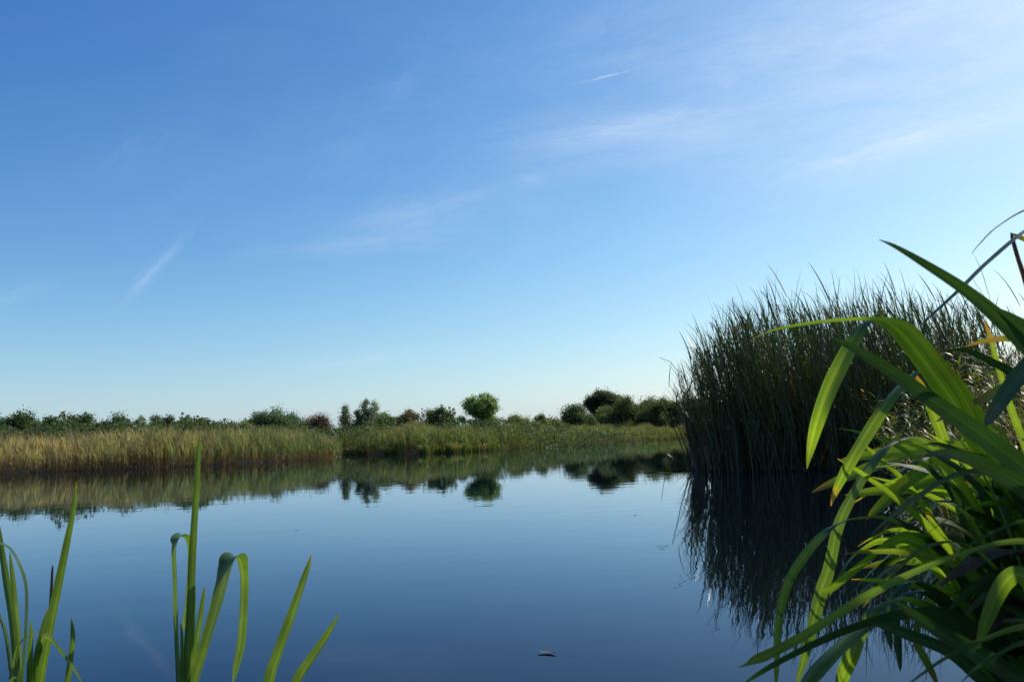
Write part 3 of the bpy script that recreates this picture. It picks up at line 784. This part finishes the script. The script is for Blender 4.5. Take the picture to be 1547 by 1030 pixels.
def iris_leaf(root, pts, d=(1.3, 1.3), ang=(0.0, 0.0), side=None, fold=0.16, mat=None, sag=True, straight=False, wmul=1.0):
    """pts from the tip to the foot: pixel x, y, width in pixels (, depth). The leaf is a folded blade that runs on down to the plant's foot."""
    n = len(pts)
    acc = [0.0]
    for a, b in zip(pts, pts[1:]): acc.append(acc[-1] + math.hypot(a[0] - b[0], a[1] - b[1]))
    P, Wd, A = [], [], []
    for p, l in zip(pts, acc):
        f = l / acc[-1]
        dep = p[3] if len(p) > 3 else d[0] + (d[1] - d[0]) * f
        P.append(np.array(at(p[0], p[1], dep)))
        an = ang[0] + (ang[1] - ang[0]) * f
        A.append(an)
        Wd.append(p[2] * dep / FPX / max(0.3, abs(math.cos(an))))
    foot = np.array(root.location)
    if straight:
        t = P[-1] - P[-2]; t /= np.linalg.norm(t)
        e = P[-1] + t * (P[-1][2] + 0.06) / max(0.3, -t[2])
        foot = e * 0.75 + foot * 0.25
    if sag:
        t = P[-1] - P[-2]; t /= np.linalg.norm(t)
        L = np.linalg.norm(foot - P[-1])
        P += [P[-1] * 0.62 + foot * 0.38 + t * L * 0.14, foot + rng.normal(0, 0.008, 3) * np.array((1, 1, 0)) + np.array((0, 0, -0.06))]
        Wd += [Wd[-1], Wd[-1] * 0.9]; A += [A[-1], A[-1]]
    sub = 7
    C = catmull(P, sub)
    Ws = catmull([np.array([w, a]) for w, a in zip(Wd, A)], sub)
    nC = len(C)
    arc = np.concatenate([[0], np.cumsum([np.linalg.norm(C[i + 1] - C[i]) for i in range(nC - 1)])])
    tot = arc[-1]
    V, UVs = [], []
    cam_ = np.array(CAM)
    prev = None
    wide = 1.0
    if side is not None:                                            # the width is given as it shows; the leaf is turned away by its own side vector
        q = []
        for i in range(0, nC - 2 * sub):
            T = C[min(i + 1, nC - 1)] - C[max(i - 1, 0)]; T /= np.linalg.norm(T) + 1e-9
            v = C[i] - cam_; v /= np.linalg.norm(v)
            s = np.array(side, float); s = s - T * s.dot(T); s /= np.linalg.norm(s) + 1e-9
            e = np.cross(T, v); e /= np.linalg.norm(e) + 1e-9
            q.append(abs(s.dot(e)))
        wide = 1 / max(0.6, float(np.percentile(q, 75)))
    for i in range(nC):
        T = C[min(i + 1, nC - 1)] - C[max(i - 1, 0)]; T /= np.linalg.norm(T) + 1e-9
        if side is None:
            v = C[i] - cam_; v /= np.linalg.norm(v)
            s = np.cross(T, v)
        else:
            s = np.array(side, float); s = s - T * s.dot(T)
        s /= np.linalg.norm(s) + 1e-9
        if prev is not None and s.dot(prev) < 0: s = -s
        prev = s
        nn = np.cross(T, s)
        a = Ws[i][1]
        sr = s * math.cos(a) + nn * math.sin(a); nr = np.cross(T, sr)
        w = max(Ws[i][0] * wide * wmul * (1.0 if straight else 0.86), 0.0004) * (1 + 0.02 * math.sin(arc[i] * 70 + tot * 9))
        for u in (-1, -0.55, 0, 0.55, 1):
            V.append(C[i] + sr * u * w / 2 + nr * (fold * w * (abs(u) - 0.5)))
            UVs.append(((u + 1) / 2, 1 - arc[i] / tot))
    F = [(i * 5 + j, i * 5 + j + 1, (i + 1) * 5 + j + 1, (i + 1) * 5 + j) for i in range(nC - 1) for j in range(4)]
    m = Mass()
    m.add(V, F, np.array((0.05, 0.12, 0.02)), UVs)
    return m.build('leaf', mat or M_IRIS, root)

def iris(label, px, dist):
    b = Vector(((px - 773.5) / FPX * dist, dist, 0.0))
    b.z = max(gz(b.x, b.y), -0.25)
    r = empty('iris_plant', b)
    tag(r, label, 'iris', 'iris plants at the water edge')
    return r

def iris_world(root, P, w, az, sv=None):
    C = catmull([np.array(p, float) for p in P], 6)
    s = np.array(sv if sv is not None else (-math.sin(az), math.cos(az), 0.0)); nC = len(C); m = Mass(); V, UVs = [], []
    for i in range(nC):
        f = i / (nC - 1)
        ww = w * min(1, .05 + f * 3.2)
        T = C[min(i + 1, nC - 1)] - C[max(i - 1, 0)]; T /= np.linalg.norm(T) + 1e-9
        nr = np.cross(T, s)
        for u in (-1, -.55, 0, .55, 1):
            V.append(C[i] + s * u * ww / 2 + nr * (.15 * ww * (abs(u) - .5))); UVs.append(((u + 1) / 2, 1 - f))
    F = [(i * 5 + j, i * 5 + j + 1, (i + 1) * 5 + j + 1, (i + 1) * 5 + j) for i in range(nC - 1) for j in range(4)]
    m.add(V, F, np.array((0.05, 0.12, 0.02)), UVs)
    return m.build('leaf', M_IRIS, root)

# left edge plant
A = iris('iris clump with a bent glossy leaf at the bottom left corner', 36, 1.30)
iris_leaf(A, [(115, 727, 1), (113.5, 750, 5), (111, 772, 7), (98, 838, 10), (85, 901, 12), (70, 975, 13.5), (60, 1032, 14)], (1.24, 1.3), (0.5, 0.6), fold=.25, mat=M_IRIS_M, straight=True)
iris_leaf(A, [(-7, 778, 1), (-2, 800, 6), (9, 871, 9), (20, 945, 9.5), (27, 1032, 10)], (1.34, 1.32), (0.3, 0.3), mat=M_IRIS_M, straight=True)
iris_leaf(A, [(15, 833, 1), (18, 855, 5), (22, 890, 7), (28, 967, 8), (30, 1032, 8)], (1.37, 1.36), (1.0, 1.0), mat=M_IRIS_M, straight=True)
iris_leaf(A, [(-30, 850, 1, 1.30), (-22, 828, 6, 1.29), (-8, 819, 9, 1.28), (4, 822, 10, 1.27), (17, 830, 10, 1.26), (31, 855, 11, 1.25), (40, 890, 11, 1.26), (39, 956, 11, 1.28), (33, 1032, 11, 1.29)], side=(0.5, -0.86, 0.1), mat=M_IRIS_M, straight=True, wmul=1.35)
iris_leaf(A, [(-40, 935, 1, 1.2), (-24, 918, 7, 1.2), (-6, 922, 9, 1.2), (4, 940, 10, 1.2), (11, 965, 11, 1.21), (17, 1012, 11, 1.24), (19, 1040, 11, 1.26)], side=(0.6, -0.8, 0.2), mat=M_IRIS_M, straight=True, wmul=1.3)
iris_leaf(A, [(47, 938, 1), (47.5, 955, 5), (46, 1000, 8), (45, 1034, 8)], (1.27, 1.28), (0.9, 0.9), mat=M_IRIS_M, straight=True)
iris_leaf(A, [(62, 958, 1, 1.2), (54, 958, 3, 1.2), (44, 960, 4, 1.2), (33, 968, 5, 1.2), (24, 985, 6, 1.21), (19, 1020, 6, 1.22), (18, 1040, 6, 1.23)], side=(0.6, -0.6, 0.4), mat=M_IRIS_M, straight=True)
iris_leaf(A, [(128, 1042, 1, 1.16), (118, 1021, 6, 1.17), (104, 1000, 8, 1.19), (90, 982, 8.5, 1.21), (74, 962, 8.5, 1.24), (62, 968, 8, 1.27), (55, 1000, 8, 1.29), (50, 1036, 8, 1.3)], side=(0.3, -0.5, 0.8), mat=M_IRIS_M, straight=True)
iris_leaf(A, [(108, 932, 1), (109.5, 948, 5), (110, 965, 6.5), (106, 1000, 7.5), (101, 1034, 8)], (1.18, 1.22), (0.2, 0.2), mat=M_IRIS_M, straight=True)
iris_leaf(A, [(79.5, 853, 1), (79, 862, 3), (77.5, 890, 3.5), (74, 930, 4), (62, 980, 6), (52, 1034, 7)], (1.36, 1.34), (0.3, 0.3), mat=M_IRIS_D, straight=True)
iris_leaf(A, [(72, 920, 1), (68, 940, 7), (60, 975, 10), (50, 1034, 11)], (1.33, 1.33), (0.4, 0.4), mat=M_IRIS_M, straight=True)

B = iris('iris clump with one tall upright blade and two leaves bent over', 280, 1.32)
iris_leaf(B, [(302, 656, 1), (300.5, 680, 5), (298, 724, 8.5), (293, 805, 10), (290, 860, 11), (289, 908, 11.5), (285, 975, 12.5), (283, 1034, 13)], (1.30, 1.32), (0.35, 0.35), fold=.22, mat=M_IRIS_M, straight=True)
iris_leaf(B, [(274.5, 953, 1, 1.40), (277, 940, 6, 1.39), (281, 916, 9, 1.38), (285, 871, 9, 1.37), (286, 834, 9, 1.36), (283, 818, 9, 1.35), (277, 809.5, 10.5, 1.33), (268, 813, 10.5, 1.305), (263.5, 832, 9, 1.295), (265, 871, 9, 1.30), (267, 945, 9, 1.31), (271, 1034, 10, 1.32)], side=(0.62, -0.75, 0.0), fold=.1, mat=M_IRIS_M, straight=True, wmul=1.45)
iris_leaf(B, [(273, 940, 1), (274.5, 955, 4), (275, 990, 5), (275, 1034, 6)], (1.25, 1.27), (0.0, 0.0), mat=M_IRIS_M, straight=True)
iris_leaf(B, [(309, 885, 1), (307.5, 900, 5), (301, 945, 8), (292, 993, 9), (283, 1034, 10)], (1.37, 1.35), (0.7, 0.7), mat=M_IRIS_M, straight=True)
iris_leaf(B, [(351, 1032, 1, 1.42), (356, 1004, 8, 1.41), (364, 963, 11, 1.40), (368, 890, 11, 1.39), (366.5, 858, 12, 1.375), (361, 842, 15, 1.36), (352, 839, 18, 1.34), (343, 852, 18, 1.32), (334, 890, 16, 1.30), (313, 963, 13, 1.30), (292, 1034, 13, 1.31)], side=(0.72, -0.65, 0.0), fold=.1, mat=M_IRIS_M, straight=True, wmul=1.3)
iris_leaf(B, [(295, 888, 1), (294, 900, 4), (291, 950, 8), (283, 1034, 10)], (1.34, 1.34), (0.9, 0.9), mat=M_IRIS_M, straight=True)

C_ = iris('pair of iris blades leaning right, between the tall blade and open water', 418, 1.30)
iris_leaf(C_, [(470, 838, 1), (467, 852, 6), (457, 882, 10), (439, 934, 13), (418, 993, 15), (406, 1034, 16)], (1.25, 1.28), (0.5, 0.5), fold=.32, mat=M_IRIS_M, straight=True)
iris_leaf(C_, [(513, 929, 1), (505, 941, 6), (492, 963, 10), (468, 999, 13), (446, 1034, 14)], (1.22, 1.27), (0.6, 0.6), fold=.32, mat=M_IRIS_M, straight=True)

# right: several plants rooted on the bank just outside the frame
P1 = iris('iris with a bright leaf folded straight down from its bent top', 1640, 1.05)
iris_leaf(P1, [(1219, 708, 1, .80), (1224, 680, 13, .80), (1235, 636, 23, .79), (1252, 588, 28, .785), (1272, 546, 30, .78), (1292, 508, 28, .78), (1308, 487, 24, .785), (1326, 483, 18, .79), (1352, 494, 26, .80), (1380, 524, 32, .81), (1412, 566, 35, .83), (1444, 612, 37, .85), (1480, 668, 36, .87), (1530, 745, 34, .90)], side=(0.70, -0.66, 0.25), fold=.08)
iris_leaf(P1, [(1137, 512, 1, .66), (1158, 502, 5, .665), (1185, 494, 8, .67), (1240, 485.5, 9, .69), (1300, 481, 9, .71), (1345, 483, 11, .72), (1378, 498, 15, .735), (1415, 542, 18, .75), (1450, 590, 20, .77), (1478, 645, 21, .79), (1510, 705, 22, .82)], side=(0.35, -0.75, 0.55), fold=.14)
iris_leaf(P1, [(1328, 362, 1), (1352, 372, 7), (1392, 395, 13), (1456, 436, 20), (1512, 482, 28), (1562, 530, 34), (1640, 620, 36)], (.58, .66), (0.2, 0.1), fold=.2, mat=M_IRIS_SHADE)
iris_leaf(P1, [(1250, 507, 1), (1268, 515, 9), (1300, 531, 16), (1360, 570, 23), (1420, 613, 29), (1480, 655, 33), (1547, 706, 37), (1620, 765, 42)], (.62, .70), (0.15, 0.1), fold=.2, mat=M_IRIS_SHADE)

P2 = iris('iris beyond the right edge whose blades cross the sky', 1720, 1.15)
iris_leaf(P2, [(1387, 495, 1, .72), (1400, 482, 7, .72), (1448, 437, 13, .72), (1490, 396, 15, .73), (1552, 346, 16, .74), (1640, 300, 16, .78), (1720, 320, 16, .84), (1760, 420, 18, .92)], side=(0.25, -0.9, 0.2), mat=M_IRIS_SHADE)
iris_leaf(P2, [(1468, 383, 1, .7), (1478, 370, 6, .7), (1506, 343, 11, .71), (1560, 312, 13, .72), (1640, 295, 14, .76), (1700, 340, 15, .82), (1735, 450, 16, .9)], side=(0.25, -0.9, 0.3), mat=M_IRIS_SHADE)
iris_leaf(P2, [(1527, 351, 1, .8), (1530, 362, 6, .8), (1538, 390, 7, .8), (1550, 428, 8, .8), (1575, 520, 9, .84), (1620, 640, 10, .9)], side=(.7, -.7, 0), mat=M_IRIS_D)
iris_leaf(P2, [(1528, 352, 1, .8), (1538, 357, 8, .8), (1556, 366, 10, .8), (1600, 400, 12, .82), (1660, 520, 14, .9)], side=(.3, -.8, 0.4), mat=M_IRIS_Y)
iris_leaf(P2, [(1418, 531, 1, .85), (1436, 528, 7, .85), (1462, 529, 10, .85), (1497, 545, 13, .86), (1537, 568, 15, .87), (1600, 625, 18, .9)], side=(.3, -.8, 0.4), mat=M_IRIS_SHADE)
iris_leaf(P2, [(1506, 465, 1), (1522, 473, 7), (1547, 488, 13), (1600, 520, 18), (1660, 590, 20)], (.62, .7), (0.2, 0.2), mat=M_IRIS_SHADE)

P3 = iris('iris with yellowing brown-tipped leaves at the right edge', 1660, 1.45)
iris_leaf(P3, [(1456, 524, 1, 1.0), (1470, 519, 7, 1.0), (1490, 514, 10, 1.0), (1528, 511, 12, 1.0), (1570, 520, 14, 1.02), (1620, 570, 16, 1.1)], side=(.3, -.6, 0.7), mat=M_IRIS_Y)
iris_leaf(P3, [(1487, 482, 1), (1491, 495, 5), (1497, 512, 7), (1510, 560, 9), (1540, 650, 12)], (1.1, 1.2), (0.2, 0.2), mat=M_IRIS_Y)
iris_leaf(P3, [(1462, 612, 1), (1475, 606, 12), (1500, 595, 18), (1525, 583, 18), (1552, 572, 17), (1600, 570, 18), (1640, 640, 18)], (.9, 1.0), (0.1, 0.3), mat=M_IRIS_Y)
iris_leaf(P3, [(1486, 646, 1), (1496, 630, 18), (1518, 596, 26), (1549, 555, 28), (1590, 520, 28), (1640, 520, 26), (1670, 620, 26)], (.74, .84), (0.2, 0.3), mat=M_IRIS_SHADE)
iris_leaf(P3, [(1525, 512, 1), (1540, 510, 12), (1560, 516, 16), (1600, 560, 18), (1640, 640, 20)], (.8, .9), (0.2, 0.3), mat=M_IRIS_D)
iris_leaf(P3, [(1379, 560, 1), (1396, 590, 14), (1415, 635, 17), (1432, 680, 18), (1455, 740, 20), (1490, 830, 22)], (1.15, 1.25), (0.1, 0.3), mat=M_IRIS_Y)
iris_leaf(P3, [(1414, 637, 1), (1424, 632, 6), (1440, 628, 8), (1470, 640, 10), (1520, 700, 12)], (1.05, 1.15), (0.1, 0.3), mat=M_IRIS_D)

P4 = iris('iris with a fan of bright leaves spread flat over the water at right', 1600, 1.12)
iris_leaf(P4, [(1255, 764, 1, .88), (1263, 740, 12, .88), (1285, 697, 20, .87), (1310, 655, 24, .87), (1338, 612, 24, .87), (1366, 578, 22, .88), (1398, 556, 20, .89), (1440, 572, 20, .9), (1490, 650, 22, .94), (1540, 760, 24, 1.0)], side=(.72, -.6, 0.3), fold=.12)
iris_leaf(P4, [(1269, 695, 1), (1290, 691, 12), (1325, 685, 19), (1363, 680, 21), (1424, 674, 22), (1500, 690, 24), (1560, 760, 24)], (.98, 1.08), (0.1, 0.3), fold=.12)
iris_leaf(P4, [(1226, 744, 1), (1240, 737, 8), (1262, 727, 14), (1305, 709, 18), (1346, 693, 20), (1396, 676, 20), (1470, 690, 22), (1540, 770, 24)], (1.0, 1.1), (0.1, 0.3), mat=M_IRIS_Y, fold=.12)
iris_leaf(P4, [(1303, 670, 1), (1315, 680, 6), (1335, 698, 8), (1360, 720, 9), (1400, 770, 12), (1450, 860, 14)], (.98, 1.05), (0.1, 0.2))
iris_leaf(P4, [(1276, 748, 1), (1295, 745, 10), (1325, 741, 15), (1377, 736, 17), (1432, 726, 18), (1510, 740, 20), (1570, 810, 22)], (1.02, 1.1), (0.1, 0.3), fold=.12)
iris_leaf(P4, [(1335, 742, 1), (1352, 737, 12), (1380, 732, 18), (1420, 722, 21), (1470, 716, 24), (1550, 760, 26)], (1.0, 1.08), (0.1, 0.3), fold=.12)
iris_leaf(P4, [(1309, 784, 1), (1320, 773, 12), (1340, 754, 19), (1364, 731, 21), (1413, 698, 22), (1452, 676, 20), (1510, 690, 20), (1560, 780, 22)], (.95, 1.05), (0.15, 0.3), fold=.12)
iris_leaf(P4, [(1391, 690, 1), (1420, 684, 14), (1460, 690, 22), (1505, 712, 30), (1560, 745, 34), (1630, 810, 34)], (.5, .62), (0.3, 0.3), mat=M_IRIS_SHADE)
iris_leaf(P4, [(1402, 668, 1), (1425, 672, 8), (1455, 684, 11), (1490, 700, 13), (1550, 750, 15)], (.7, .8), (0.3, 0.3), mat=M_IRIS_SHADE)
iris_leaf(P4, [(1316, 807, 1), (1330, 794, 5), (1352, 775, 7), (1392, 746, 8), (1450, 715, 9), (1510, 720, 11), (1560, 800, 14)], (.62, .8), (0.2, 0.4), mat=M_IRIS_SHADE)

P5 = iris('iris with long dark leaves arching down to the water at bottom right', 1560, 0.98)
iris_leaf(P5, [(1172, 1040, 1, .95), (1173, 1010, 9, .94), (1177, 933, 13, .92), (1194, 873, 15, .9), (1229, 822, 15, .88), (1262, 793, 13, .87), (1304, 781, 12, .87), (1352, 785, 14, .88), (1420, 830, 16, .9), (1480, 920, 20, .93)], side=(.68, -.6, 0.4), mat=M_IRIS_SHADE)
iris_leaf(P5, [(1200, 1045, 1, .98), (1212, 1005, 12, .97), (1224, 960, 18, .95), (1241, 893, 21, .93), (1252, 860, 20, .92), (1266, 796, 18, .9), (1287, 750, 17, .89), (1316, 702, 18, .89), (1350, 668, 18, .9), (1400, 670, 20, .92), (1460, 760, 22, .96)], side=(.75, -.6, 0.25), fold=.12, mat=M_IRIS_M)
iris_leaf(P5, [(1240, 893, 1, .84), (1252, 889, 14, .84), (1276, 870, 21, .84), (1316, 838, 22, .85), (1342, 818, 20, .86), (1380, 812, 20, .88), (1440, 860, 22, .92)], side=(.3, -.5, 0.8), mat=M_IRIS)
iris_leaf(P5, [(1250, 905, 1, .9), (1262, 880, 10, .9), (1280, 850, 14, .9), (1306, 826, 15, .9), (1340, 815, 16, .9), (1390, 835, 18, .92), (1450, 900, 20, .95)], side=(.4, -.6, 0.7))
iris_leaf(P5, [(1115, 1008, 1, .62), (1134, 999, 12, .62), (1165, 984, 19, .61), (1215, 957, 22, .6), (1287, 911, 21, .59), (1359, 872, 17, .58), (1449, 836, 13, .58), (1546, 816, 11, .6), (1640, 840, 12, .68), (1700, 930, 14, .8)], side=(.2, -.62, 0.75), mat=M_IRIS_M)
iris_leaf(P5, [(1116, 1040, 1, .7), (1132, 1025, 11, .7), (1169, 1001, 18, .7), (1233, 968, 21, .71), (1295, 943, 20, .72), (1360, 926, 20, .74), (1430, 930, 22, .78), (1500, 990, 24, .85)], side=(.2, -.65, 0.7), mat=M_IRIS_SHADE)
iris_leaf(P5, [(1205, 1052, 1, .74), (1219, 1030, 20, .75), (1259, 985, 24, .76), (1306, 945, 26, .78), (1360, 925, 24, .8), (1430, 950, 30, .85)], side=(.75, -.5, 0.2))
iris_leaf(P5, [(1264, 1060, 1, .88), (1270, 1030, 18, .88), (1286, 990, 25, .87), (1303, 950, 22, .87), (1330, 915, 22, .87), (1380, 905, 22, .88), (1450, 960, 24, .92)], side=(.7, -.6, 0.3), fold=.12)
iris_leaf(P5, [(1360, 1014, 1, .9), (1359, 1000, 8, .9), (1356, 965, 13, .9), (1354, 935, 13, .9), (1362, 905, 14, .9), (1400, 895, 16, .9), (1460, 950, 20, .93)], side=(.75, -.6, 0.2), mat=M_IRIS_SHADE)
iris_leaf(P5, [(1347, 984, 1, .93), (1344, 965, 10, .93), (1341, 940, 12, .93), (1350, 900, 14, .93), (1390, 880, 16, .93), (1460, 940, 20, .95)], side=(.75, -.6, 0.2), mat=M_IRIS_SHADE)
iris_leaf(P5, [(1340, 898, 1), (1390, 934, 20), (1449, 970, 28), (1520, 1012, 32), (1580, 1060, 34)], (.6, .7), (0.2, 0.2), mat=M_IRIS_SHADE)
iris_leaf(P5, [(1310, 938, 1), (1340, 946, 14), (1376, 959, 20), (1431, 981, 22), (1470, 1012, 24), (1510, 1060, 24)], (.66, .72), (0.3, 0.3), mat=M_IRIS_SHADE)
iris_leaf(P5, [(1420, 1044, 1, .8), (1410, 1020, 10, .8), (1398, 996, 13, .8), (1386, 970, 12, .8), (1390, 940, 12, .8), (1430, 925, 14, .82), (1490, 980, 16, .86)], side=(.7, -.6, 0.3), mat=M_IRIS_Y)

P6 = iris('iris with blue-grey leaves arching low across the bottom right corner', 1700, 0.85)
iris_leaf(P6, [(1366, 1040, 1, .5), (1380, 1026, 7, .5), (1431, 990, 11, .5), (1486, 964, 12, .5), (1548, 944, 13, .51), (1640, 940, 14, .55), (1700, 1000, 15, .62)], side=(.2, -.6, 0.75), mat=M_IRIS_SHADE)
iris_leaf(P6, [(1425, 852, 1, .55), (1442, 838, 6, .55), (1480, 813, 9, .55), (1548, 785, 10, .55), (1640, 780, 12, .6), (1700, 860, 14, .68)], side=(.2, -.6, 0.75), mat=M_IRIS_SHADE)
iris_leaf(P6, [(1399, 772, 1), (1403, 776, 9), (1410, 785, 10), (1418, 796, 9), (1450, 850, 12), (1500, 940, 14)], (.95, .95), (0.5, 0.5))
iris_leaf(P6, [(1440, 1045, 1, .55), (1470, 1012, 9, .55), (1510, 985, 12, .55), (1560, 965, 13, .56), (1640, 970, 14, .6)], side=(.2, -.6, 0.75), mat=M_IRIS_SHADE)

# more of the same plants, filling the shaded heart of the thicket
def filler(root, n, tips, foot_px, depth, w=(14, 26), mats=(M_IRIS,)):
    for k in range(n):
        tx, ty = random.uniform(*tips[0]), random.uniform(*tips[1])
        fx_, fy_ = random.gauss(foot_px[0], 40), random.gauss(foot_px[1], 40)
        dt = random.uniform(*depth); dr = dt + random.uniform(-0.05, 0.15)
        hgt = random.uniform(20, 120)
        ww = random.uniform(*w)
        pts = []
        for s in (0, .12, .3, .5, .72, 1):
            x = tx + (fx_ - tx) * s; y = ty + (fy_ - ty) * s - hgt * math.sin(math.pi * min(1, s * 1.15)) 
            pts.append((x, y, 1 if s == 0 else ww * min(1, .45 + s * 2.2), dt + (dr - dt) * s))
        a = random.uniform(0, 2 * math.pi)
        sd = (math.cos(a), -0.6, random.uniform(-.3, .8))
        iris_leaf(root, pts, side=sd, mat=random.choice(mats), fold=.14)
P7 = iris('shaded iris in the dark heart of the right-hand thicket', 1590, 1.30)
filler(P7, 22, ((1370, 1540), (690, 960)), (1560, 1010), (.95, 1.2), (14, 24), (M_IRIS, M_IRIS, M_IRIS_SHADE, M_IRIS_SHADE, M_IRIS_Y))
filler(P7, 44, ((1260, 1500), (640, 960)), (1590, 960), (.80, 1.15), (7, 16), (M_IRIS, M_IRIS, M_IRIS, M_IRIS_Y, M_IRIS_SHADE))
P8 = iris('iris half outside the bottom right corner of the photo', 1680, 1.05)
filler(P8, 18, ((1430, 1600), (640, 900)), (1640, 1020), (.75, .98), (18, 30), (M_IRIS, M_IRIS_SHADE, M_IRIS_SHADE))
filler(P8, 12, ((1400, 1560), (860, 1040)), (1650, 1030), (.7, .95), (18, 30), (M_IRIS_SHADE, M_IRIS, M_IRIS_D))

P9 = iris('tall unseen iris stand added beyond the right edge to shade the near leaves', 1900, 1.1)  # unseen stand, added so its leaves cast shade over the thicket
def out_of_view(x, y, z):
    return (max(x, 0.70 * (y + max(0, z - .6) * .13) + 0.09), y, z)
ARCHES = [((1335, 480, .79), (1365, 505, .80), (1412, 560, .83), (1446, 606, .85)), ((1350, 484, .72), (1385, 505, .735), (1415, 542, .75), (1450, 590, .77))]
for arch, w, dt in ((0, .085, 1.12), (0, .075, 1.2), (1, .06, 1.14), (1, .07, 1.22)):  # added unseen leaves: arch outlines moved sunward so their shade falls back on them
    shade_pts = [Vector(at(*p)) + sdir * dt for p in ARCHES[arch]]
    shade_pts = [shade_pts[0] * 2 - shade_pts[1]] + shade_pts
    T_ = shade_pts[4] - shade_pts[1]
    shade_pts = [tuple(p) for p in shade_pts]
    iris_world(P9, shade_pts + [(shade_pts[-1][0] + .1, shade_pts[-1][1] + .02, .8), (shade_pts[-1][0] + .16, shade_pts[-1][1] + .02, .05)], w, 0, tuple(T_.cross(sdir).normalized()))
for k in range(16):
    by = random.uniform(.70, 1.65); bx = .74 * by + random.uniform(.10, .75)
    hz = random.uniform(.75, 1.30)
    az = random.uniform(0, 6.28); rr = random.uniform(.1, .42)
    ca, sa = rr * math.cos(az), rr * math.sin(az)
    iris_world(P9, [out_of_view(bx + ca, by + sa, hz * random.uniform(.6, 1)), out_of_view(bx + .6 * ca, by + .6 * sa, hz * .92), out_of_view(bx + .2 * ca, by + .2 * sa, hz * .55), (bx, by, .05)], random.uniform(.026, .036), az)

for k in range(13):
    by = random.uniform(.72, .98); bx = .72 * by + random.uniform(.06, .30)
    hz = random.uniform(.82, 1.02)
    az = random.uniform(0, 6.28); rr = random.uniform(.05, .3)
    ca, sa = rr * math.cos(az), rr * math.sin(az)
    iris_world(P9, [out_of_view(bx + ca, by + sa, hz * random.uniform(.75, 1)), out_of_view(bx + .6 * ca, by + .6 * sa, hz * .95), out_of_view(bx + .2 * ca, by + .2 * sa, hz * .55), (bx, by, .05)], random.uniform(.028, .038), az)

# ------------------------------------------------------------------ small things on the water and in the sky
def float_piece(px, py, L, w, az, col, name, label, cat, group=None, curl=0.25):
    b = on_ground(px, py)
    o = Mass()
    k = 8
    V, C = [], []
    for i in range(k + 1):
        s = i / k
        x = (s - .5) * L
        ww = w / 2 * math.sin(math.pi * min(0.97, max(0.06, s))) ** 0.6
        z = 0.002 + 0.4 * curl * w * (2 * abs(s - .5)) ** 2
        for u in (-1, 0, 1):
            dx, dy = x, u * ww + 0.1 * L * math.sin(s * 3)
            V.append((b.x + dx * math.cos(az) - dy * math.sin(az), b.y + dx * math.sin(az) + dy * math.cos(az), z + abs(u) * w * 0.1))
            C.append(np.array(col) * (0.75 + 0.5 * ((i * 7 + u) % 3) / 2))
    F = [(i * 3 + j, i * 3 + j + 1, (i + 1) * 3 + j + 1, (i + 1) * 3 + j) for i in range(k) for j in range(2)]
    o.add(V, F, np.array(C))
    ob = o.build(name, M_BARK, origin=(b.x, b.y, 0.0))
    tag(ob, label, cat, group)
float_piece(826, 987, 0.050, 0.022, -0.35, (0.10, 0.095, 0.10), 'floating_leaf', 'curled grey-brown dead leaf floating on open water near the bottom', 'leaf')
for k, (px, py, L) in enumerate([(1084, 949, .02), (448, 801, .03), (866, 990, .012), (960, 778, .035), (1232, 690, .03)]):
    if L: float_piece(px, py, L, L * .35, random.uniform(-.5, .5), (0.05, 0.045, 0.03), 'plant_scrap', 'tiny dark scrap of plant floating on open water', 'scrap', 'scraps floating on the water')
